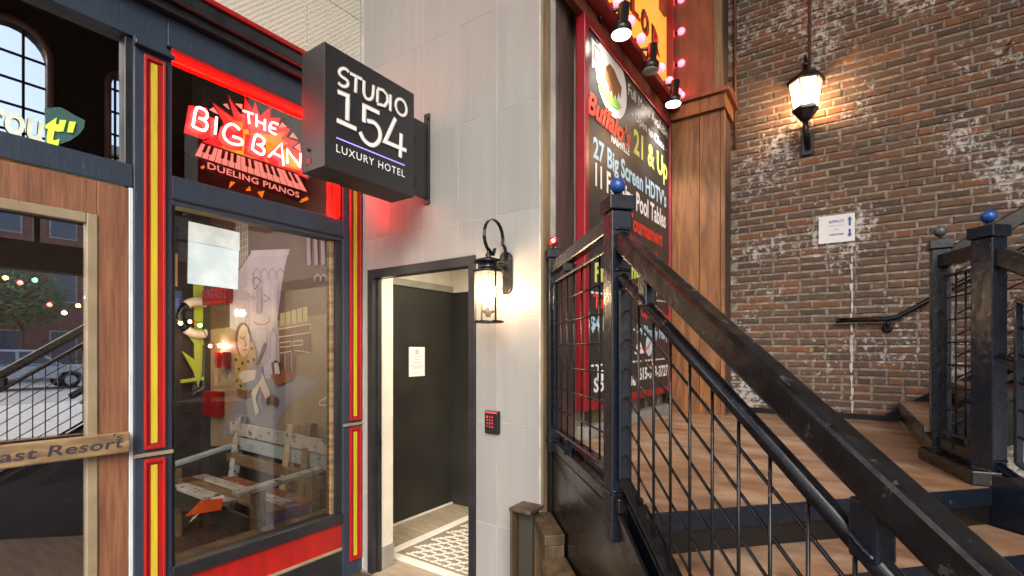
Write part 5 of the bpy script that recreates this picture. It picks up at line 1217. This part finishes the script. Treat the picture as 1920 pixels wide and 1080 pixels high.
# ------------------------------------------------------------------ stepped timber boxes against the stair side
tbx = thing('timber_steps', 'rustic timber box frames stepping down beside the stair side plate', 'timber boxes', (-1.35, 2.1, 0))
Ab = A + g_ * .0 - e * .02
def TB(s, v, z): p = A + (Bq - A).normalized() * s - e * v; return Vector((p.x, p.y, z))
part('post', MB().box(XB - .115, XB - .10, 2.14, YG - .004, 0, .722), M['crate'], tbx, .004)
part('post', MB().box(XB - .10, XB - .01, 2.20, YG - .006, 0, .715), M['crate_dark'], tbx, .004)
part('cap', MB().box(XB - .115, XB + .02, 2.13, YG - .003, .723, .742), M['crate'], tbx, .004)
def frame(s0, s1, v0, v1, z):
    ax_ = (Bq - A).normalized()
    def bb(sa, sb, va, vb, za, zb, m='crate'): part('board', MB().obox(TB((sa + sb) / 2, (va + vb) / 2, (za + zb) / 2), ax_ * (sb - sa) / 2, e * (vb - va) / 2, up * (zb - za) / 2), M[m], tbx, .004)
    bb(s0, s1, v0, v1, z - .05, z); bb(s0, s0 + .055, v0, v1, 0, z - .051); bb(s1 - .055, s1, v0 + .002, v1, 0, z - .051)
    bb(s0 + .056, s1 - .056, v0 + .01, v1 - .01, z - .42, z - .37); bb(s0 + .056, s1 - .056, v0 + .002, v0 + .02, 0, z - .052, 'crate_dark')
frame(.06, .40, .02, .12, .70); frame(.42, .78, .02, .14, .60); frame(.80, 1.10, .02, .15, .48)

# ------------------------------------------------------------------ street front and street, seen mirrored in the glass
XF = 6.0
fa_ = thing('street_facade', 'dark street front wall with arched windows mirrored in the door glass', 'facade', (XF, 2, 0))
def arch_pts(ya, yb, z0, zs_, n=12):
    c = (ya + yb) / 2; r = (yb - ya) / 2; return [(ya, z0), (yb, z0)] + [(c + r * math.cos(math.pi * k / n), zs_ + r * 1.05 * math.sin(math.pi * k / n)) for k in range(n + 1)]
a1, a2 = WR(-50, 130, XF), WR(95, 130, XF); s1_, s2_ = WR(203, 150, XF), WR(262, 150, XF)
zsp1 = WR(40, 112, XF).z; zb1 = WR(40, 290, XF).z
arches = [(a1.y, a2.y, zb1, WR(40, 95, XF).z), (s1_.y, s2_.y, zb1, WR(230, 165, XF).z), (-.1, a1.y - .55, zb1, zsp1)]
Z0F = 4.95; lint = 3.45
bm = bmesh.new()
def fbox(y0, y1, z0, z1): part('wall_section', MB().box(XF, XF + .35, y0, y1, z0, z1), M['facade'], fa_)
edges = sorted(arches)
yprev = -4.0
for (ya, yb, z0, zs_) in edges:
    fbox(yprev, ya, z0, 11); yprev = yb
    n = 12; c = (ya + yb) / 2; r = (yb - ya) / 2
    top = [(XF, ya, 11), (XF, yb, 11)] + [(XF, c + r * math.cos(math.pi * k / n), zs_ + r * 1.05 * math.sin(math.pi * k / n)) for k in range(n + 1)]
    part('wall_section', MB().prism(top, (.35, 0, 0)), M['facade'], fa_)
    wn_ = part('arch_frame', MB().tube([(XF + .0, ya, z0), (XF, ya, zs_)] + [(XF, c - r * math.cos(math.pi * k / n), zs_ + r * 1.05 * math.sin(math.pi * k / n)) for k in range(1, n)] + [(XF, yb, zs_), (XF, yb, z0)], .06, 6), M['arch_trim'], fa_)
    mb = MB()
    for k in (1, 2): yy = ya + (yb - ya) * k / 3; mb.beam((XF + .2, yy, z0), (XF + .2, yy, zs_ + r * .95), .035, .04, (1, 0, 0))
    for k in range(1, 5): zz = z0 + (zs_ - z0) * k / 4; mb.beam((XF + .2, ya, zz), (XF + .2, yb, zz), .04, .035)
    part('glazing_bars', mb, M['facade'], wn_)
fbox(yprev, YB + 1, zb1, 11)
fbox(-4, YB + 1, 4.55, zb1)
fbox(-4, YB + 1, lint - .45, 3.50)
for yy in [-4 + .9 * k for k in range(12)]: part('mullion', MB().box(XF + .1, XF + .2, yy, yy + .08, 3.5, 4.55), M['facade'], fa_)
part('mullion', MB().box(XF + .1, XF + .19, -4, YB + 1, 3.96, 4.01), M['facade'], fa_)
for yy in (-4.0, YB - .2): part('pier', MB().box(XF, XF + .35, yy, yy + .5, 0, lint - .45), M['facade'], fa_)
# buildings over the street
M['far_brick'] = mat('far_brick', (.24, .11, .08), .8, col2=(.18, .08, .06), scale=3); M['far_cream'] = mat('far_cream', (.45, .40, .33), .8); M['far_glass'] = mat('far_glass', (.10, .12, .16), .1)
def building(name, lb, x, y0, y1, h, m):
    o = thing(name, lb, 'building', (x, (y0 + y1) / 2, 0))
    part('wall', MB().box(x, x + 8, y0, y1, 0, h), M[m], o)
    n = int((y1 - y0) / 2.2)
    for fl_ in range(int(h / 3.6)):
        for k in range(n):
            yy = y0 + .6 + k * (y1 - y0 - .6) / n; z = .7 + fl_ * 3.6
            wdo = part('window', MB().box(x - .06, x - .002, yy, yy + 1.2, z, z + 2.0), M['far_cream'], o)
            part('pane', MB().box(x - .08, x - .061, yy + .08, yy + 1.12, z + .08, z + 1.92), M['far_glass'], wdo)
    part('cornice', MB().box(x - .3, x - .002, y0, y1, h - .5, h), M['far_cream'], o)
building('brick_building', 'red brick building across the street mirrored in the door', 31, -2, 10, 11, 'far_brick'); building('cream_building', 'cream building across the street beside the brick one', 31, 10.2, 24, 14, 'far_cream')
struct('kerb', MB().box(28, 31, -40, 60, -.1, .14), M['pavement'])
# street tree
tr = thing('street_tree', 'young green tree on the far pavement mirrored in the door', 'tree', (29, 6.2, 0))
M['bark'] = mat('bark', (.12, .09, .07), .9); M['leaf'] = mat('leaf', (.08, .14, .05), .6, col2=(.12, .18, .07), scale=3)
tk = MB().tube([(29, 6.2, 0), (29.05, 6.25, 1.6), (28.95, 6.3, 3.2)], [.13, .10, .07], 8)
for (dx, dy, dz) in ((.6, .8, 1.4), (-.5, -.9, 1.5), (.2, -.6, 1.9), (-.3, .9, 1.8)): tk.tube([(28.95, 6.3, 2.6), (28.95 + dx, 6.3 + dy, 2.8 + dz)], [.05, .02], 6)
part('trunk', tk, M['bark'], tr)
lf = MB(); rt = random.Random(5)
for k in range(1500):
    while True:
        v = Vector((rt.uniform(-1, 1), rt.uniform(-1, 1), rt.uniform(-1, 1)))
        if v.length < 1: break
    c = Vector((29, 6.3, 4.3)) + Vector((v.x * 1.7, v.y * 1.9, v.z * 1.7)); a = Vector((rt.uniform(-1, 1), rt.uniform(-1, 1), rt.uniform(-.6, .6))).normalized() * .13; b = a.orthogonal().normalized() * .07
    lf.add([c - a, c + b, c + a, c - b], [(0, 1, 2, 3)])
part('crown', lf, M['leaf'], tr)
# parked car
ca = thing('parked_car', 'silver station wagon parked across the street, mirrored in the door glass', 'car', (22, 5.3, 0))
M['silver'] = mat('silver_paint', (.55, .57, .62), .25, metal=.4, rvar=.05); M['tyre'] = mat('tyre', (.02, .02, .02), .8); M['rim'] = mat('rim', (.5, .5, .52), .3, metal=.8)
cx0, cyc = 21.2, 5.0
def carp(l): return [(cx0, cyc + y, z) for y, z in l]
body = [(-2.3, .45), (-2.32, .85), (-2.2, .98), (2.3, .95), (2.36, .7), (2.3, .42), (1.75, .40), (1.65, .62), (1.35, .72), (1.05, .62), (.95, .40), (-.95, .40), (-1.05, .62), (-1.35, .72), (-1.65, .62), (-1.75, .42)]
part('body', MB().prism(carp(body), (1.75, 0, 0)), M['silver'], ca, .05)
cab = [(-2.15, .982), (-1.95, 1.55), (-1.6, 1.62), (.35, 1.60), (1.15, .96)]
part('cabin', MB().prism([(cx0 + .1, cyc + y, z) for y, z in cab], (1.55, 0, 0)), M['silver'], ca, .05)
for wl in ([(-1.98, 1.04), (-1.83, 1.48), (-1.2, 1.53), (-1.2, 1.04)], [(-1.1, 1.04), (-1.1, 1.53), (-.3, 1.53), (-.3, 1.04)], [(-.2, 1.04), (-.2, 1.53), (.28, 1.52), (.9, 1.04)]):
    part('side_window', MB().prism([(cx0 + .085, cyc + y, z) for y, z in wl], (.03, 0, 0)), M['far_glass'], ca)
for y in (-1.35, 1.35):
    for x in (cx0 + .02, cx0 + 1.53):
        o = part('wheel', MB().lathe((x, cyc + y, .33), [(.2, 0), (.31, .01), (.33, .04), (.33, .16), (.31, .2), (.2, .2)], 20, (1, 0, 0)), M['tyre'], ca)
        part('rim', MB().lathe((x - .006, cyc + y, .33), [(.2, 0), (.19, .01), (.05, .02)], 14, (1, 0, 0)), M['rim'], o)
for x in (cx0 + .2, cx0 + 1.45): part('headlight', MB().sphere((x, cyc + 2.3, .75), .12, 10, (1, .5, .7)), M['paper'], ca)
print('objects', len(bpy.data.objects))
